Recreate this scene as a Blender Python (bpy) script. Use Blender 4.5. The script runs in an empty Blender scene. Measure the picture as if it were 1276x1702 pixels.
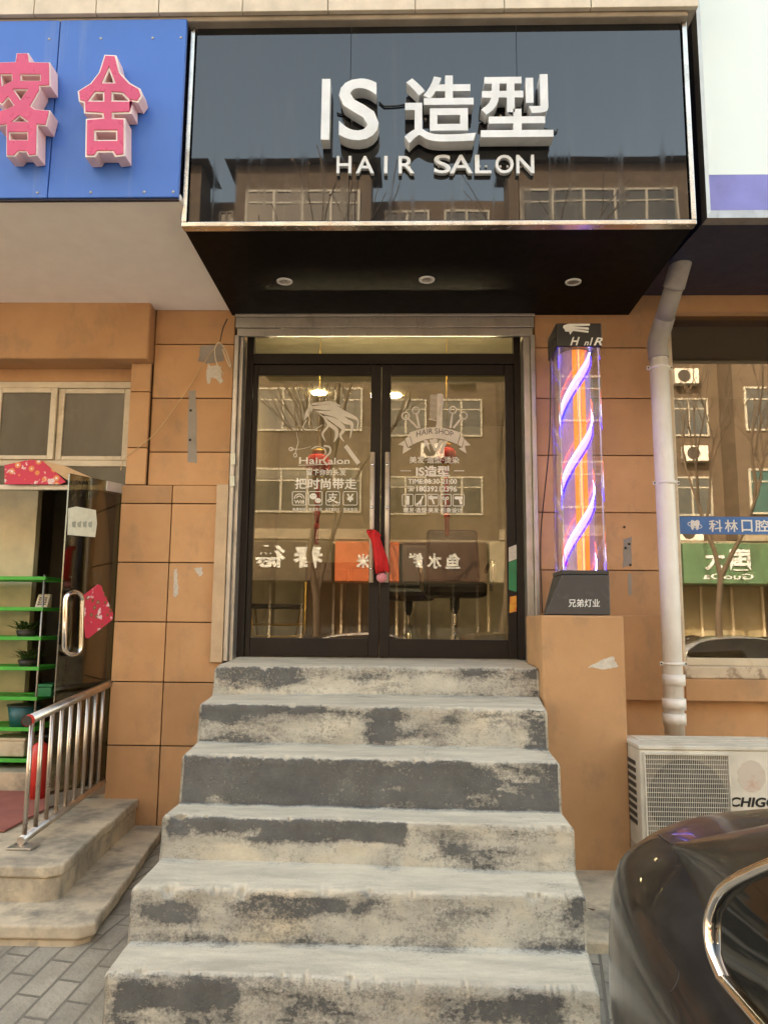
import bpy, bmesh, math, random
from mathutils import Vector, Matrix, noise
R = math.radians
random.seed(7)
SC = bpy.context.scene
COL = SC.collection

# ------------------------------------------------------------------ camera, sky, sun
F, CX, CY = 1278.0, 638.0, 851.0
CZ = 1.6
cam = bpy.data.cameras.new('camera'); camo = bpy.data.objects.new('camera', cam); COL.objects.link(camo)
cam.sensor_fit = 'VERTICAL'; cam.sensor_height = 24; cam.lens = 24 * F / 1702
cam.clip_start = 0.05; cam.clip_end = 3000
ROT = Matrix.Rotation(R(1.5), 3, 'Z') @ Matrix.Rotation(R(98.0), 3, 'X') @ Matrix.Rotation(R(0.5), 3, 'Z')
camo.matrix_world = Matrix.Translation((0, 0, CZ)) @ ROT.to_4x4()
SC.camera = camo

SUN_EL, SUN_AZ = R(36), R(-28)      # behind the shop row: the salon front lies in open shade, the far side of the street in sun
sdir = Vector((math.sin(SUN_AZ) * math.cos(SUN_EL), math.cos(SUN_AZ) * math.cos(SUN_EL), math.sin(SUN_EL)))
W = bpy.data.worlds.new('World'); SC.world = W; W.use_nodes = True
nt = W.node_tree; bg = nt.nodes['Background']
sky = nt.nodes.new('ShaderNodeTexSky'); sky.sky_type = 'NISHITA'; sky.sun_disc = False
sky.sun_elevation = SUN_EL; sky.sun_rotation = SUN_AZ; sky.dust_density = 3.0; sky.air_density = 1.0
hz = nt.nodes.new('ShaderNodeMix'); hz.data_type = 'RGBA'; hz.blend_type = 'MULTIPLY'; hz.inputs[0].default_value = 1; hz.inputs[7].default_value = (1.0, .79, .53, 1)   # warm winter haze
nt.links.new(sky.outputs[0], hz.inputs[6]); nt.links.new(hz.outputs[2], bg.inputs[0]); bg.inputs[1].default_value = 0.15
sl = bpy.data.lights.new('sun', 'SUN'); sl.energy = 2.0; sl.angle = R(0.6); sl.color = (1, .84, .62)
so = bpy.data.objects.new('sun', sl); COL.objects.link(so); so.rotation_euler = sdir.to_track_quat('Z', 'Y').to_euler()
SC.view_settings.view_transform = 'Standard'; SC.view_settings.look = 'None'
SC.view_settings.exposure = 3.45; SC.view_settings.gamma = 1

# ------------------------------------------------------------------ measuring: photo point -> place on a known plane
def ray(px, py): return ROT @ Vector(((px - CX) / F, -(py - CY) / F, -1))
def atY(px, py, Y): d = ray(px, py); return Vector((0, 0, CZ)) + d * (Y / d.y)
def atZ(px, py, Z): d = ray(px, py); return Vector((0, 0, CZ)) + d * ((Z - CZ) / d.z)
def atX(px, py, X): d = ray(px, py); return Vector((0, 0, CZ)) + d * (X / d.x)

# ------------------------------------------------------------------ materials
def nodes(name):
    m = bpy.data.materials.new(name); m.use_nodes = True
    return m, m.node_tree, m.node_tree.nodes, m.node_tree.links, m.node_tree.nodes['Principled BSDF']
def N(t, typ, **kw):
    n = t.nodes.new(typ)
    for k, v in kw.items():
        if k.startswith('i_'): n.inputs[int(k[2:])].default_value = v
        else: setattr(n, k, v)
    return n
def noise_tex(t, scale, detail=6, rough=.6, stretch=None, src='Object'):
    tc = N(t, 'ShaderNodeTexCoord'); o = tc.outputs[src]
    if stretch:
        mp = N(t, 'ShaderNodeMapping'); mp.inputs['Scale'].default_value = stretch; t.links.new(o, mp.inputs[0]); o = mp.outputs[0]
    n = N(t, 'ShaderNodeTexNoise'); n.inputs['Scale'].default_value = scale; n.inputs['Detail'].default_value = detail; n.inputs['Roughness'].default_value = rough
    t.links.new(o, n.inputs['Vector']); return n.outputs[0]
def ramp(t, src, a, b):
    r = N(t, 'ShaderNodeMapRange'); r.inputs[1].default_value = a; r.inputs[2].default_value = b; t.links.new(src, r.inputs[0]); return r.outputs[0]
def mixc(t, fac, c1, c2):
    m = N(t, 'ShaderNodeMix', data_type='RGBA')
    if isinstance(fac, float): m.inputs[0].default_value = fac
    else: t.links.new(fac, m.inputs[0])
    for i, c in ((6, c1), (7, c2)):
        if isinstance(c, tuple): m.inputs[i].default_value = (*c, 1)
        else: t.links.new(c, m.inputs[i])
    return m.outputs[2]
def bump(t, bs, src, strength, dist=.01):
    b = N(t, 'ShaderNodeBump'); b.inputs['Strength'].default_value = strength; b.inputs['Distance'].default_value = dist
    t.links.new(src, b.inputs['Height']); t.links.new(b.outputs[0], bs.inputs['Normal'])
def mat(name, col, rough=.6, metal=0., col2=None, scale=6, lo=.35, hi=.7, bmp=.15, bscale=60, stretch=None, coat=0, dirt=None, dscale=3, dstretch=None, dlo=.55, dhi=.8, spec=None, rvar=.15):
    m, t, ns, lk, bs = nodes(name)
    c2 = col2 or tuple(c * .78 for c in col)
    c = mixc(t, ramp(t, noise_tex(t, scale, stretch=stretch), lo, hi), col, c2)
    if dirt: c = mixc(t, ramp(t, noise_tex(t, dscale, 8, .7, dstretch), dlo, dhi), c, dirt)
    lk.new(c, bs.inputs['Base Color'])
    r = N(t, 'ShaderNodeMapRange'); lk.new(noise_tex(t, scale * 2.3), r.inputs[0])
    r.inputs[3].default_value = max(.02, rough - rvar); r.inputs[4].default_value = min(1, rough + rvar); lk.new(r.outputs[0], bs.inputs['Roughness'])
    bs.inputs['Metallic'].default_value = metal; bs.inputs['Coat Weight'].default_value = coat
    if spec is not None: bs.inputs['Specular IOR Level'].default_value = spec
    if bmp: bump(t, bs, noise_tex(t, bscale, 4), bmp, .004)
    return m
def emit(name, col, s):
    m, t, ns, lk, bs = nodes(name); bs.inputs['Base Color'].default_value = (*col, 1)
    bs.inputs['Emission Color'].default_value = (*col, 1); bs.inputs['Emission Strength'].default_value = s; return m
def glass(name, tint=(.75, .75, .68), base=.12, k=2.2, rough=.0, wav=0):
    m, t, ns, lk, bs = nodes(name); ns.remove(bs)
    tr = N(t, 'ShaderNodeBsdfTransparent'); tr.inputs[0].default_value = (*tint, 1)
    gl = N(t, 'ShaderNodeBsdfAnisotropic'); gl.inputs['Roughness'].default_value = rough; gl.inputs[0].default_value = (1, .97, .9, 1)
    fr = N(t, 'ShaderNodeFresnel'); fr.inputs[0].default_value = 1.5
    mu = N(t, 'ShaderNodeMath', operation='MULTIPLY_ADD', use_clamp=True); mu.inputs[1].default_value = k; mu.inputs[2].default_value = base
    lk.new(fr.outputs[0], mu.inputs[0])
    mx = N(t, 'ShaderNodeMixShader'); lk.new(mu.outputs[0], mx.inputs[0]); lk.new(tr.outputs[0], mx.inputs[1]); lk.new(gl.outputs[0], mx.inputs[2])
    lk.new(mx.outputs[0], ns['Material Output'].inputs[0])
    if wav:
        b = N(t, 'ShaderNodeBump'); b.inputs['Strength'].default_value = wav; b.inputs['Distance'].default_value = .02
        lk.new(noise_tex(t, 1.6, 2), b.inputs['Height']); lk.new(b.outputs[0], gl.inputs['Normal'])
    return m

M = {}
M['ochre'] = mat('ochre_render', (.57, .325, .155), .75, col2=(.47, .255, .115), scale=2.2, bmp=.25, bscale=90, dirt=(.33, .21, .12), dscale=3.2, dstretch=(1.6, 1.6, .9), dlo=.52, dhi=.80)
_m = M['ochre']; _t = _m.node_tree; _b = _t.nodes['Principled BSDF']; _l = _b.inputs['Base Color'].links[0].from_socket
_g = N(_t, 'ShaderNodeNewGeometry'); _r = N(_t, 'ShaderNodeMapRange'); _r.inputs[3].default_value = .80; _r.inputs[4].default_value = 1.12; _t.links.new(_g.outputs['Random Per Island'], _r.inputs[0])
_h = N(_t, 'ShaderNodeHueSaturation'); _t.links.new(_r.outputs[0], _h.inputs['Value']); _t.links.new(_l, _h.inputs['Color']); _t.links.new(_h.outputs[0], _b.inputs['Base Color'])
M['ochre_edge'] = mat('ochre_edge', (.42, .22, .09), .85)
M['joint'] = mat('dark_joint', (.10, .055, .025), .9)
M['grey_patch'] = mat('bare_cement', (.33, .29, .25), .85, dirt=(.2, .16, .12))
M['cream_tile'] = mat('cream_tile', (.70, .62, .50), .45, dirt=(.5, .42, .33), dscale=1.5, dstretch=(5, 5, 1))
M['cement'] = mat('cement', (.36, .31, .25), .9, col2=(.25, .215, .17), scale=5, bmp=.5, bscale=50)
M['slab'] = mat('grey_concrete', (.62, .51, .36), .9, col2=(.36, .305, .23), scale=4.5, bmp=.7, bscale=45, dirt=(.22, .195, .155), dscale=3.4, dlo=.48, dhi=.66)
M['ceiling_board'] = mat('grey_ceiling_board', (.92, .88, .85), .55, col2=(.86, .82, .79), bmp=.05)
M['blue_panel'] = mat('blue_sign_panel', (.055, .17, .62), .38, col2=(.045, .145, .52), scale=1.2, bmp=.05, dirt=(.17, .26, .52), dscale=1.3, dstretch=(6, 6, .35), dlo=.54, dhi=.9)
M['pink'] = mat('pink_acrylic', (.60, .072, .19), .3, bmp=.02, col2=(.54, .062, .165))
M['pink_side'] = mat('pale_pink_side', (.92, .62, .62), .5, bmp=.05, dirt=(.7, .42, .40), dscale=5)
M['white_edge'] = mat('white_edge', (.85, .8, .8), .45)
M['letter_white'] = mat('white_letter', (.76, .81, .87), .4, bmp=.03)
M['letter_side'] = mat('grey_letter_side', (.62, .62, .62), .45, dirt=(.4, .4, .4), dscale=8)
M['steel'] = mat('stainless_steel', (.72, .68, .62), .24, 1, col2=(.5, .47, .42), scale=9, bmp=.06, bscale=12, dirt=(.30, .25, .2), dscale=4, dlo=.55, dhi=.75)
M['rail_steel'] = mat('rail_steel', (.62, .54, .47), .32, 1, bmp=.08, bscale=25, dirt=(.30, .2, .14), dscale=7)
M['chrome'] = mat('chrome', (.85, .82, .76), .1, 1, bmp=0, rvar=.06)
M['alu'] = mat('aluminium', (.52, .49, .45), .42, .85, bmp=.08, dirt=(.25, .22, .19), dscale=6, dstretch=(4, 4, 1))
M['alu_tan'] = mat('tan_strip', (.55, .40, .26), .5, .2, bmp=.08)
M['black_panel'] = mat('black_soffit_panel', (.005, .0035, .003), .5, spec=.08, bmp=.04, dirt=(.009, .007, .006), dscale=3)
M['dark_frame'] = mat('dark_door_frame', (.014, .009, .006), .5, bmp=.03, spec=.3)
M['darkgrey'] = mat('dark_grey_plastic', (.045, .04, .038), .45, dirt=(.12, .1, .09), dscale=6)
M['black'] = mat('black_plastic', (.012, .011, .012), .4)
M['navy'] = mat('navy_soffit', (.016, .018, .05), .45, bmp=.03)
M['white'] = mat('white_plastic', (.78, .77, .74), .45)
M['pvc'] = mat('white_downpipe', (.80, .77, .73), .42, bmp=.06, col2=(.73, .69, .64), dirt=(.45, .36, .28), dscale=2.5, dstretch=(2, 2, .5), dlo=.55, dhi=.9)
M['pvc_grey'] = mat('grey_downpipe_elbow', (.36, .335, .31), .6, bmp=.15, dirt=(.2, .17, .14), dscale=4)
M['white_frame'] = mat('aged_window_frame', (.68, .58, .43), .5, dirt=(.36, .25, .14), dscale=7, bmp=.1)
M['ac_body'] = mat('aged_ac_casing', (.68, .63, .54), .5, dirt=(.38, .30, .21), dscale=3.5, bmp=.08)
M['ac_dark'] = mat('dark_coil', (.05, .042, .034), .7)
M['decal'] = mat('frosted_vinyl', (.88, .84, .76), .7, bmp=0, rvar=.02)
M['decal_dim'] = mat('thin_frosted_vinyl', (.74, .68, .58), .75, bmp=0, rvar=.02)
M['red_cloth'] = mat('red_cloth', (.62, .015, .015), .85, bmp=.4, bscale=200)
M['red_plastic'] = mat('red_plastic', (.65, .05, .04), .4)
M['pinkball'] = mat('pink_yarn', (.75, .28, .32), .8, bmp=.5)
M['green'] = mat('green_plastic', (.07, .48, .05), .4, bmp=.04)
M['paper'] = mat('white_paper', (.72, .71, .58), .85, col2=(.62, .6, .48), scale=30, bmp=.1)
M['redmat'] = mat('red_carpet', (.38, .13, .10), .95, col2=(.30, .10, .08), bmp=.6, bscale=150)
M['leaf'] = mat('plant_leaf', (.07, .13, .03), .55)
M['ground'] = mat('asphalt', (.10, .095, .09), .9, bscale=200, bmp=.5)
M['brick_opp'] = None
M['car_paint'] = mat('dark_brown_car_paint', (.011, .0098, .0088), .34, .1, bmp=0, coat=.5, spec=.4, rvar=.10, dirt=(.040, .036, .031), dscale=3.5, dlo=.42, dhi=.85)
M['car_glass'] = mat('dark_car_glass', (.006, .006, .005), .05, bmp=0, spec=.45, rvar=.03)
M['tyre'] = mat('tyre_rubber', (.02, .02, .02), .85)
M['tail_red'] = mat('tail_lamp_red', (.30, .01, .008), .12, bmp=0, coat=.6)
M['wood'] = mat('brown_furniture', (.16, .085, .04), .5)
M['leather'] = mat('black_leather', (.02, .017, .015), .4)
M['int_wall'] = mat('cream_interior_wall', (.48, .42, .30), .8)
M['int_dark'] = mat('dark_interior', (.13, .105, .075), .8)
M['int_ceiling'] = mat('cream_ceiling', (.66, .60, .42), .6, bmp=.02)
M['int_floor'] = mat('brown_tile_floor', (.14, .105, .075), .3, bmp=.03)
M['lamp'] = emit('ceiling_lamp', (1, .80, .45), 9)
M['gold'] = mat('gold', (.6, .36, .05), .35, .3)
M['glass'] = glass('door_glass', (.74, .72, .66), .022, 1.1)
M['glass_dark'] = glass('window_glass', (.78, .75, .68), .05, 1.9)
M['glass_dusty'] = mat('dusty_dark_glass', (.05, .04, .026), .2, bmp=.02, col2=(.075, .06, .04), scale=3, spec=.7, rvar=.1, dirt=(.10, .085, .05), dscale=4, stretch=(2, 2, .6))
M['acrylic'] = glass('clear_acrylic', (.93, .92, .95), .025, .5)
M['rust_tape'] = mat('old_paper_remains', (.62, .56, .48), .9, scale=40, dirt=(.45, .3, .18), dscale=25)

# black sign glass, slightly wavy and streaked
m, t, ns, lk, bs = nodes('black_sign_glass'); M['sign_glass'] = m
bs.inputs['Base Color'].default_value = (.011, .012, .014, 1); bs.inputs['IOR'].default_value = 1.72
r_ = N(t, 'ShaderNodeMapRange'); lk.new(noise_tex(t, 2, 8, .7, (9, 1, .35)), r_.inputs[0]); r_.inputs[1].default_value = .5; r_.inputs[2].default_value = .8
r_.inputs[3].default_value = .015; r_.inputs[4].default_value = .13; lk.new(r_.outputs[0], bs.inputs['Roughness'])
lk.new(mixc(t, ramp(t, noise_tex(t, 1.6, 8, .72, (7, 1, .5)), .55, .85), (.011, .012, .014), (.05, .05, .05)), bs.inputs['Base Color'])
bump(t, bs, noise_tex(t, 1.3, 2), .05, .01)
# lightbox: plain white face, lifted by a faint added emission
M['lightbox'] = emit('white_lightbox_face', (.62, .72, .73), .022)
M['lightbox_blue'] = mat('violet_lightbox_band', (.24, .26, .72), .4, bmp=0)
# stairs: concrete with flaking dark paint (coverage stored on the mesh)
m, t, ns, lk, bs = nodes('flaking_painted_concrete'); M['stair'] = m
at = N(t, 'ShaderNodeAttribute', attribute_name='paint')
base = mixc(t, ramp(t, noise_tex(t, 4, 8, .65), .35, .68), (.60, .555, .46), (.40, .375, .325))
base = mixc(t, ramp(t, noise_tex(t, 2.6, 8, .6), .56, .74), base, (.66, .56, .41))
base = mixc(t, ramp(t, noise_tex(t, 3.0, 9, .72, (.45, 2.2, 1.5)), .50, .72), base, (.30, .275, .225))
base = mixc(t, ramp(t, noise_tex(t, 22, 6, .75), .56, .70), base, (.27, .24, .195))
grit = noise_tex(t, 130, 3, .6)
base = mixc(t, ramp(t, grit, .62, .72), base, (.17, .155, .14))
tread_tint = ramp(t, at.outputs['Fac'], -.02, -.12)  # warm dust tone on the treads, put in to offset blue skylight there
base = mixc(t, tread_tint, base, mixc(t, ramp(t, noise_tex(t, 5, 9, .75, (.5, 2, 1)), .36, .66), (.64, .575, .45), (.42, .375, .30)))
n1 = noise_tex(t, 5.5, 10, .70, (.6, .8, 1.7)); n2 = noise_tex(t, 48, 6, .78)
a1 = N(t, 'ShaderNodeMath', operation='MULTIPLY_ADD'); lk.new(n2, a1.inputs[0]); a1.inputs[1].default_value = .55; lk.new(n1, a1.inputs[2])
g_ = N(t, 'ShaderNodeMath', operation='MULTIPLY_ADD'); lk.new(a1.outputs[0], g_.inputs[0]); g_.inputs[1].default_value = 1.9; g_.inputs[2].default_value = -.85
a2 = N(t, 'ShaderNodeMath', operation='ADD'); lk.new(g_.outputs[0], a2.inputs[0]); lk.new(at.outputs['Fac'], a2.inputs[1])
m0 = ramp(t, a2.outputs[0], 1.0, 1.04)
chz = N(t, 'ShaderNodeMath', operation='MULTIPLY_ADD'); lk.new(noise_tex(t, 2.4, 4, .6), chz.inputs[0]); chz.inputs[1].default_value = .55; lk.new(noise_tex(t, 75, 5, .75), chz.inputs[2])
mk_ = N(t, 'ShaderNodeMath', operation='SUBTRACT', use_clamp=True); lk.new(m0, mk_.inputs[0]); lk.new(ramp(t, chz.outputs[0], .87, .93), mk_.inputs[1])
mask = mk_.outputs[0]
sp_ = N(t, 'ShaderNodeMath', operation='MULTIPLY_ADD'); lk.new(noise_tex(t, 85, 3, .8), sp_.inputs[0]); sp_.inputs[1].default_value = .9; lk.new(a2.outputs[0], sp_.inputs[2])
soft = ramp(t, sp_.outputs[0], 1.14, 1.42)
base = mixc(t, soft, base, mixc(t, .62, base, (.12, .112, .105)))
dk = mixc(t, ramp(t, noise_tex(t, 7, 8, .7), .35, .75), (.098, .095, .092), (.17, .165, .155))
lk.new(mixc(t, mask, base, dk), bs.inputs['Base Color'])
bs.inputs['Roughness'].default_value = .88
h = N(t, 'ShaderNodeMath', operation='MULTIPLY_ADD'); lk.new(mask, h.inputs[0]); h.inputs[1].default_value = .35
s_ = N(t, 'ShaderNodeMath', operation='ADD'); lk.new(noise_tex(t, 70, 6, .7), s_.inputs[0]); lk.new(n1, s_.inputs[1]); lk.new(s_.outputs[0], h.inputs[2])
bump(t, bs, h.outputs[0], .75, .008)
# brick paving
def brickmat(name, c1, c2, mortar, scale, rot=0, bw=.5, bh=.25, ms=.02, coord='Object', bmp=.5, wallmap=False):
    m, t, ns, lk, bs = nodes(name)
    tc = N(t, 'ShaderNodeTexCoord'); mp = N(t, 'ShaderNodeMapping'); mp.inputs['Rotation'].default_value = (R(90) if wallmap else 0, 0, rot)
    lk.new(tc.outputs[coord], mp.inputs[0])
    b = N(t, 'ShaderNodeTexBrick'); b.inputs['Scale'].default_value = scale; b.inputs['Brick Width'].default_value = bw; b.inputs['Row Height'].default_value = bh
    b.inputs['Mortar Size'].default_value = ms; b.inputs['Color1'].default_value = (*c1, 1); b.inputs['Color2'].default_value = (*c2, 1); b.inputs['Mortar'].default_value = (*mortar, 1)
    b.inputs['Mortar Smooth'].default_value = .3
    lk.new(mp.outputs[0], b.inputs[0])
    c = mixc(t, ramp(t, noise_tex(t, 3, 10, .78), .40, .66), b.outputs[0], tuple((x + y) * .33 for x, y in zip(c1, mortar)))
    lk.new(c, bs.inputs['Base Color']); bs.inputs['Roughness'].default_value = .85
    a = N(t, 'ShaderNodeMath', operation='MULTIPLY_ADD'); lk.new(b.outputs[1], a.inputs[0]); a.inputs[1].default_value = -1; lk.new(noise_tex(t, 60, 5), a.inputs[2])
    bump(t, bs, a.outputs[0], bmp, .008)
    return m
M['paver'] = brickmat('grey_pavers', (.38, .335, .265), (.29, .26, .21), (.17, .15, .12), 1, R(-80), .22, .11, .007, bmp=.9)
M['brick_opp'] = brickmat('brown_brick', (.135, .10, .073), (.11, .082, .06), (.085, .07, .056), 1, 0, .5, .12, .012, bmp=.2, wallmap=True)
# floral prints
def floral(name, base, c1, c2, scale):
    m, t, ns, lk, bs = nodes(name)
    tc = N(t, 'ShaderNodeTexCoord'); v = N(t, 'ShaderNodeTexVoronoi'); v.inputs['Scale'].default_value = scale; lk.new(tc.outputs['Object'], v.inputs['Vector'])
    c = mixc(t, ramp(t, v.outputs['Distance'], .34, .30), base, c1)
    c = mixc(t, ramp(t, v.outputs['Distance'], .17, .13), c, c2)
    c = mixc(t, ramp(t, noise_tex(t, scale * .8), .60, .63), c, (.8, .6, .6))
    lk.new(c, bs.inputs['Base Color']); bs.inputs['Roughness'].default_value = .5; return m
M['floral_red'] = floral('red_floral_film', (.60, .03, .08), (.75, .25, .08), (.8, .7, .7), 14)
M['floral_green'] = floral('green_red_floral_film', (.58, .03, .07), (.17, .10, .02), (.70, .25, .30), 22)
M['sticker_green'] = mat('green_sticker', (.02, .22, .08), .4)
M['sticker_yellow'] = mat('yellow_sticker', (.70, .38, .03), .4, col2=(.6, .08, .03), scale=20)

# ------------------------------------------------------------------ mesh helpers
def origin_of(p):
    v = Vector((0, 0, 0))
    while p: v += p.location; p = p.parent
    return v
def thing(name, label, cat, loc=(0, 0, 0), group=None):
    o = bpy.data.objects.new(name, None); COL.objects.link(o); o.location = loc
    o.empty_display_size = .1; o['label'] = label; o['category'] = cat
    if group: o['group'] = group
    return o
def tag(o, label, cat, group=None):
    o['label'] = label; o['category'] = cat
    if group: o['group'] = group
    return o
def plab(o, label): o['label'] = label; return o
class MB:
    def __init__(s): s.v = []; s.f = []; s.sm = []
    def add(s, vs, fs, smooth=False):
        b = len(s.v); s.v += [Vector(v) for v in vs]
        for f in fs: s.f.append([i + b for i in f]); s.sm.append(smooth)
        return s
    def box(s, x0, x1, y0, y1, z0, z1):
        return s.hexa([(x0, y0, z0), (x1, y0, z0), (x1, y1, z0), (x0, y1, z0), (x0, y0, z1), (x1, y0, z1), (x1, y1, z1), (x0, y1, z1)])
    def hexa(s, v): return s.add(v, [(3, 2, 1, 0), (4, 5, 6, 7), (0, 1, 5, 4), (1, 2, 6, 5), (2, 3, 7, 6), (3, 0, 4, 7)])
    def prism(s, bot, top):
        n = len(bot)
        return s.add(list(bot) + list(top), [list(range(n))[::-1], list(range(n, 2 * n))] + [(i, (i + 1) % n, n + (i + 1) % n, n + i) for i in range(n)])
    def extr(s, poly, vec): vec = Vector(vec); return s.prism([Vector(p) for p in poly], [Vector(p) + vec for p in poly])
    def tube(s, pts, r, n=12, cap=True):
        pts = [Vector(p) for p in pts]; rs = r if isinstance(r, (list, tuple)) else [r] * len(pts)
        up = None; vs = []
        for i, p in enumerate(pts):
            d = (pts[min(i + 1, len(pts) - 1)] - pts[max(i - 1, 0)]).normalized()
            if up is None: up = Vector((0, 0, 1)) if abs(d.z) < .9 else Vector((1, 0, 0))
            a = d.cross(up).normalized(); b = a.cross(d).normalized(); up = b
            for k in range(n):
                an = 2 * math.pi * k / n; vs.append(p + (a * math.cos(an) + b * math.sin(an)) * rs[i])
        fs = [(i * n + k, i * n + (k + 1) % n, (i + 1) * n + (k + 1) % n, (i + 1) * n + k) for i in range(len(pts) - 1) for k in range(n)]
        s.add(vs, fs, True)
        if cap: s.add(vs[:n], [list(range(n))[::-1]]); s.add(vs[-n:], [list(range(n))])
        return s
    def ball(s, c, r, seg=10, ring=6, sx=1, sy=1, sz=1):
        c = Vector(c); vs = []; fs = []
        for i in range(ring + 1):
            th = math.pi * i / ring
            for k in range(seg): ph = 2 * math.pi * k / seg; vs.append(c + Vector((sx * r * math.sin(th) * math.cos(ph), sy * r * math.sin(th) * math.sin(ph), sz * r * math.cos(th))))
        for i in range(ring):
            for k in range(seg): fs.append((i * seg + k, (i + 1) * seg + k, (i + 1) * seg + (k + 1) % seg, i * seg + (k + 1) % seg))
        return s.add(vs, fs, True)
    def build(s, name, m, parent=None, bevel=0, seg=2, base=None, weld=True):
        o0 = origin_of(parent) if parent else Vector(base) if base is not None else Vector((0, 0, 0))
        me = bpy.data.meshes.new(name); me.from_pydata([v - o0 for v in s.v], [], s.f)
        me.polygons.foreach_set('use_smooth', s.sm)
        bm = bmesh.new(); bm.from_mesh(me)
        if weld: bmesh.ops.remove_doubles(bm, verts=bm.verts, dist=1e-6)
        bmesh.ops.recalc_face_normals(bm, faces=bm.faces)
        if bevel:
            es = [e for e in bm.edges if len(e.link_faces) == 2 and e.calc_face_angle(0) > .6]
            bmesh.ops.bevel(bm, geom=es, offset=bevel, segments=seg, profile=.5, affect='EDGES', clamp_overlap=True)
        bm.to_mesh(me); bm.free()
        ob = bpy.data.objects.new(name, me); COL.objects.link(ob); me.materials.append(m)
        if parent: ob.parent = parent
        else: ob.location = o0
        return ob
def _islands(mb):
    par = list(range(len(mb.v)))
    def fd(i):
        while par[i] != i: par[i] = par[par[i]]; i = par[i]
        return i
    for f in mb.f:
        for a in f[1:]: par[fd(a)] = fd(f[0])
    gr = {}
    for f, sm in zip(mb.f, mb.sm): gr.setdefault(fd(f[0]), []).append((f, sm))
    return gr.values()
def build_each(mb, name, m, parent=None, **kw):
    """one object for every separate piece"""
    out = []
    # tube caps are separate islands: weld them by position first
    key = {}; mp = []
    for v in mb.v: mp.append(key.setdefault((round(v.x, 6), round(v.y, 6), round(v.z, 6)), len(mp)))
    mb.f = [[mp[i] for i in f] for f in mb.f]
    for g_ in _islands(mb):
        q_ = MB(); ids = {}
        for f, sm in g_:
            for i in f: ids.setdefault(i, len(ids))
        q_.v = [mb.v[i] for i in ids]; q_.f = [[ids[i] for i in f] for f, _ in g_]; q_.sm = [sm for _, sm in g_]
        out.append(q_.build(name, m, parent, **kw))
    return out
def rough(poly, amp=.7, n=5, seed=1):
    rn = random.Random(seed + len(poly)); out = []
    for (x0, y0), (x1, y1) in zip(poly, poly[1:] + poly[:1]):
        for k in range(n): u = k / n; out.append((x0 + (x1 - x0) * u + rn.uniform(-amp, amp), y0 + (y1 - y0) * u + rn.uniform(-amp, amp)))
    return out
def struct(o): o['kind'] = 'structure'; return o

_txt = {}
def glyphs(body, offset=0, shear=0):
    k = (body, offset, shear)
    if k not in _txt:
        c = bpy.data.curves.new('t', 'FONT'); c.body = body; c.offset = offset; c.shear = shear; c.resolution_u = 4
        o = bpy.data.objects.new('t', c); COL.objects.link(o); bpy.context.view_layer.update()
        me = bpy.data.meshes.new_from_object(o.evaluated_get(bpy.context.evaluated_depsgraph_get()))
        vs = [tuple(v.co) for v in me.vertices]; fs = [list(p.vertices) for p in me.polygons]
        bpy.data.objects.remove(o); bpy.data.curves.remove(c); bpy.data.meshes.remove(me)
        _txt[k] = (vs, fs)
    return _txt[k]
def flat_to(mb, vs, fs, depth, tf):
    """2-D faces (x,y) carried by tf(x,y,d) with thickness: front at d=0, back at d=depth"""
    ec = {}
    for f in fs:
        for a, b in zip(f, f[1:] + f[:1]): ec[(a, b)] = 1
    n = len(vs); V = [tf(v[0], v[1], 0) for v in vs] + [tf(v[0], v[1], depth) for v in vs]
    F_ = [list(f) for f in fs] + [[i + n for i in f[::-1]] for f in fs] + [[a, b, b + n, a + n] for (a, b) in ec if (b, a) not in ec]
    mb.add(V, F_)
def text(mb, body, x0, x1, z0, z1, y, depth, offset=0, shear=0, rev=False, keep=False):
    vs, fs = glyphs(body, offset, shear)
    if not vs: return
    a0 = min(v[0] for v in vs); a1 = max(v[0] for v in vs); b0 = min(v[1] for v in vs); b1 = max(v[1] for v in vs)
    sx = (x1 - x0) / (a1 - a0); sz = (z1 - z0) / (b1 - b0)
    if rev:   # written on a face that looks towards +y
        flat_to(mb, vs, fs, depth, lambda x, z, d: Vector((x1 - (x - a0) * sx, y - d, z0 + (z - b0) * sz)))
    else:
        flat_to(mb, vs, fs, depth, lambda x, z, d: Vector((x0 + (x - a0) * sx, y + d, z0 + (z - b0) * sz)))
def curve2d(polys, offset=0):
    c = bpy.data.curves.new('s', 'CURVE'); c.dimensions = '2D'; c.fill_mode = 'BOTH'; c.offset = offset
    for p in polys:
        s = c.splines.new('POLY'); s.points.add(len(p) - 1); s.use_cyclic_u = True
        for q, pt in zip(p, s.points): pt.co = (q[0], q[1], 0, 1)
    o = bpy.data.objects.new('s', c); COL.objects.link(o); bpy.context.view_layer.update()
    me = bpy.data.meshes.new_from_object(o.evaluated_get(bpy.context.evaluated_depsgraph_get()))
    bm = bmesh.new(); bm.from_mesh(me); bmesh.ops.remove_doubles(bm, verts=bm.verts, dist=1e-5)
    bm.verts.index_update(); vs = [tuple(v.co) for v in bm.verts]; fs = []
    for f in bm.faces:
        l = [v.index for v in f.verts]
        fs.append(l if f.normal.z > 0 else l[::-1])
    bm.free(); bpy.data.objects.remove(o); bpy.data.curves.remove(c); bpy.data.meshes.remove(me)
    return vs, fs
def pxpoly(polys, Y): return [[(p.x, p.z) for p in (atY(x, y, Y) for x, y in q)] for q in polys]
def shape(mb, polys, y, depth, offset=0):
    vs, fs = curve2d(polys, offset); flat_to(mb, vs, fs, depth, lambda x, z, d: Vector((x, y + d, z)))
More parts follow.
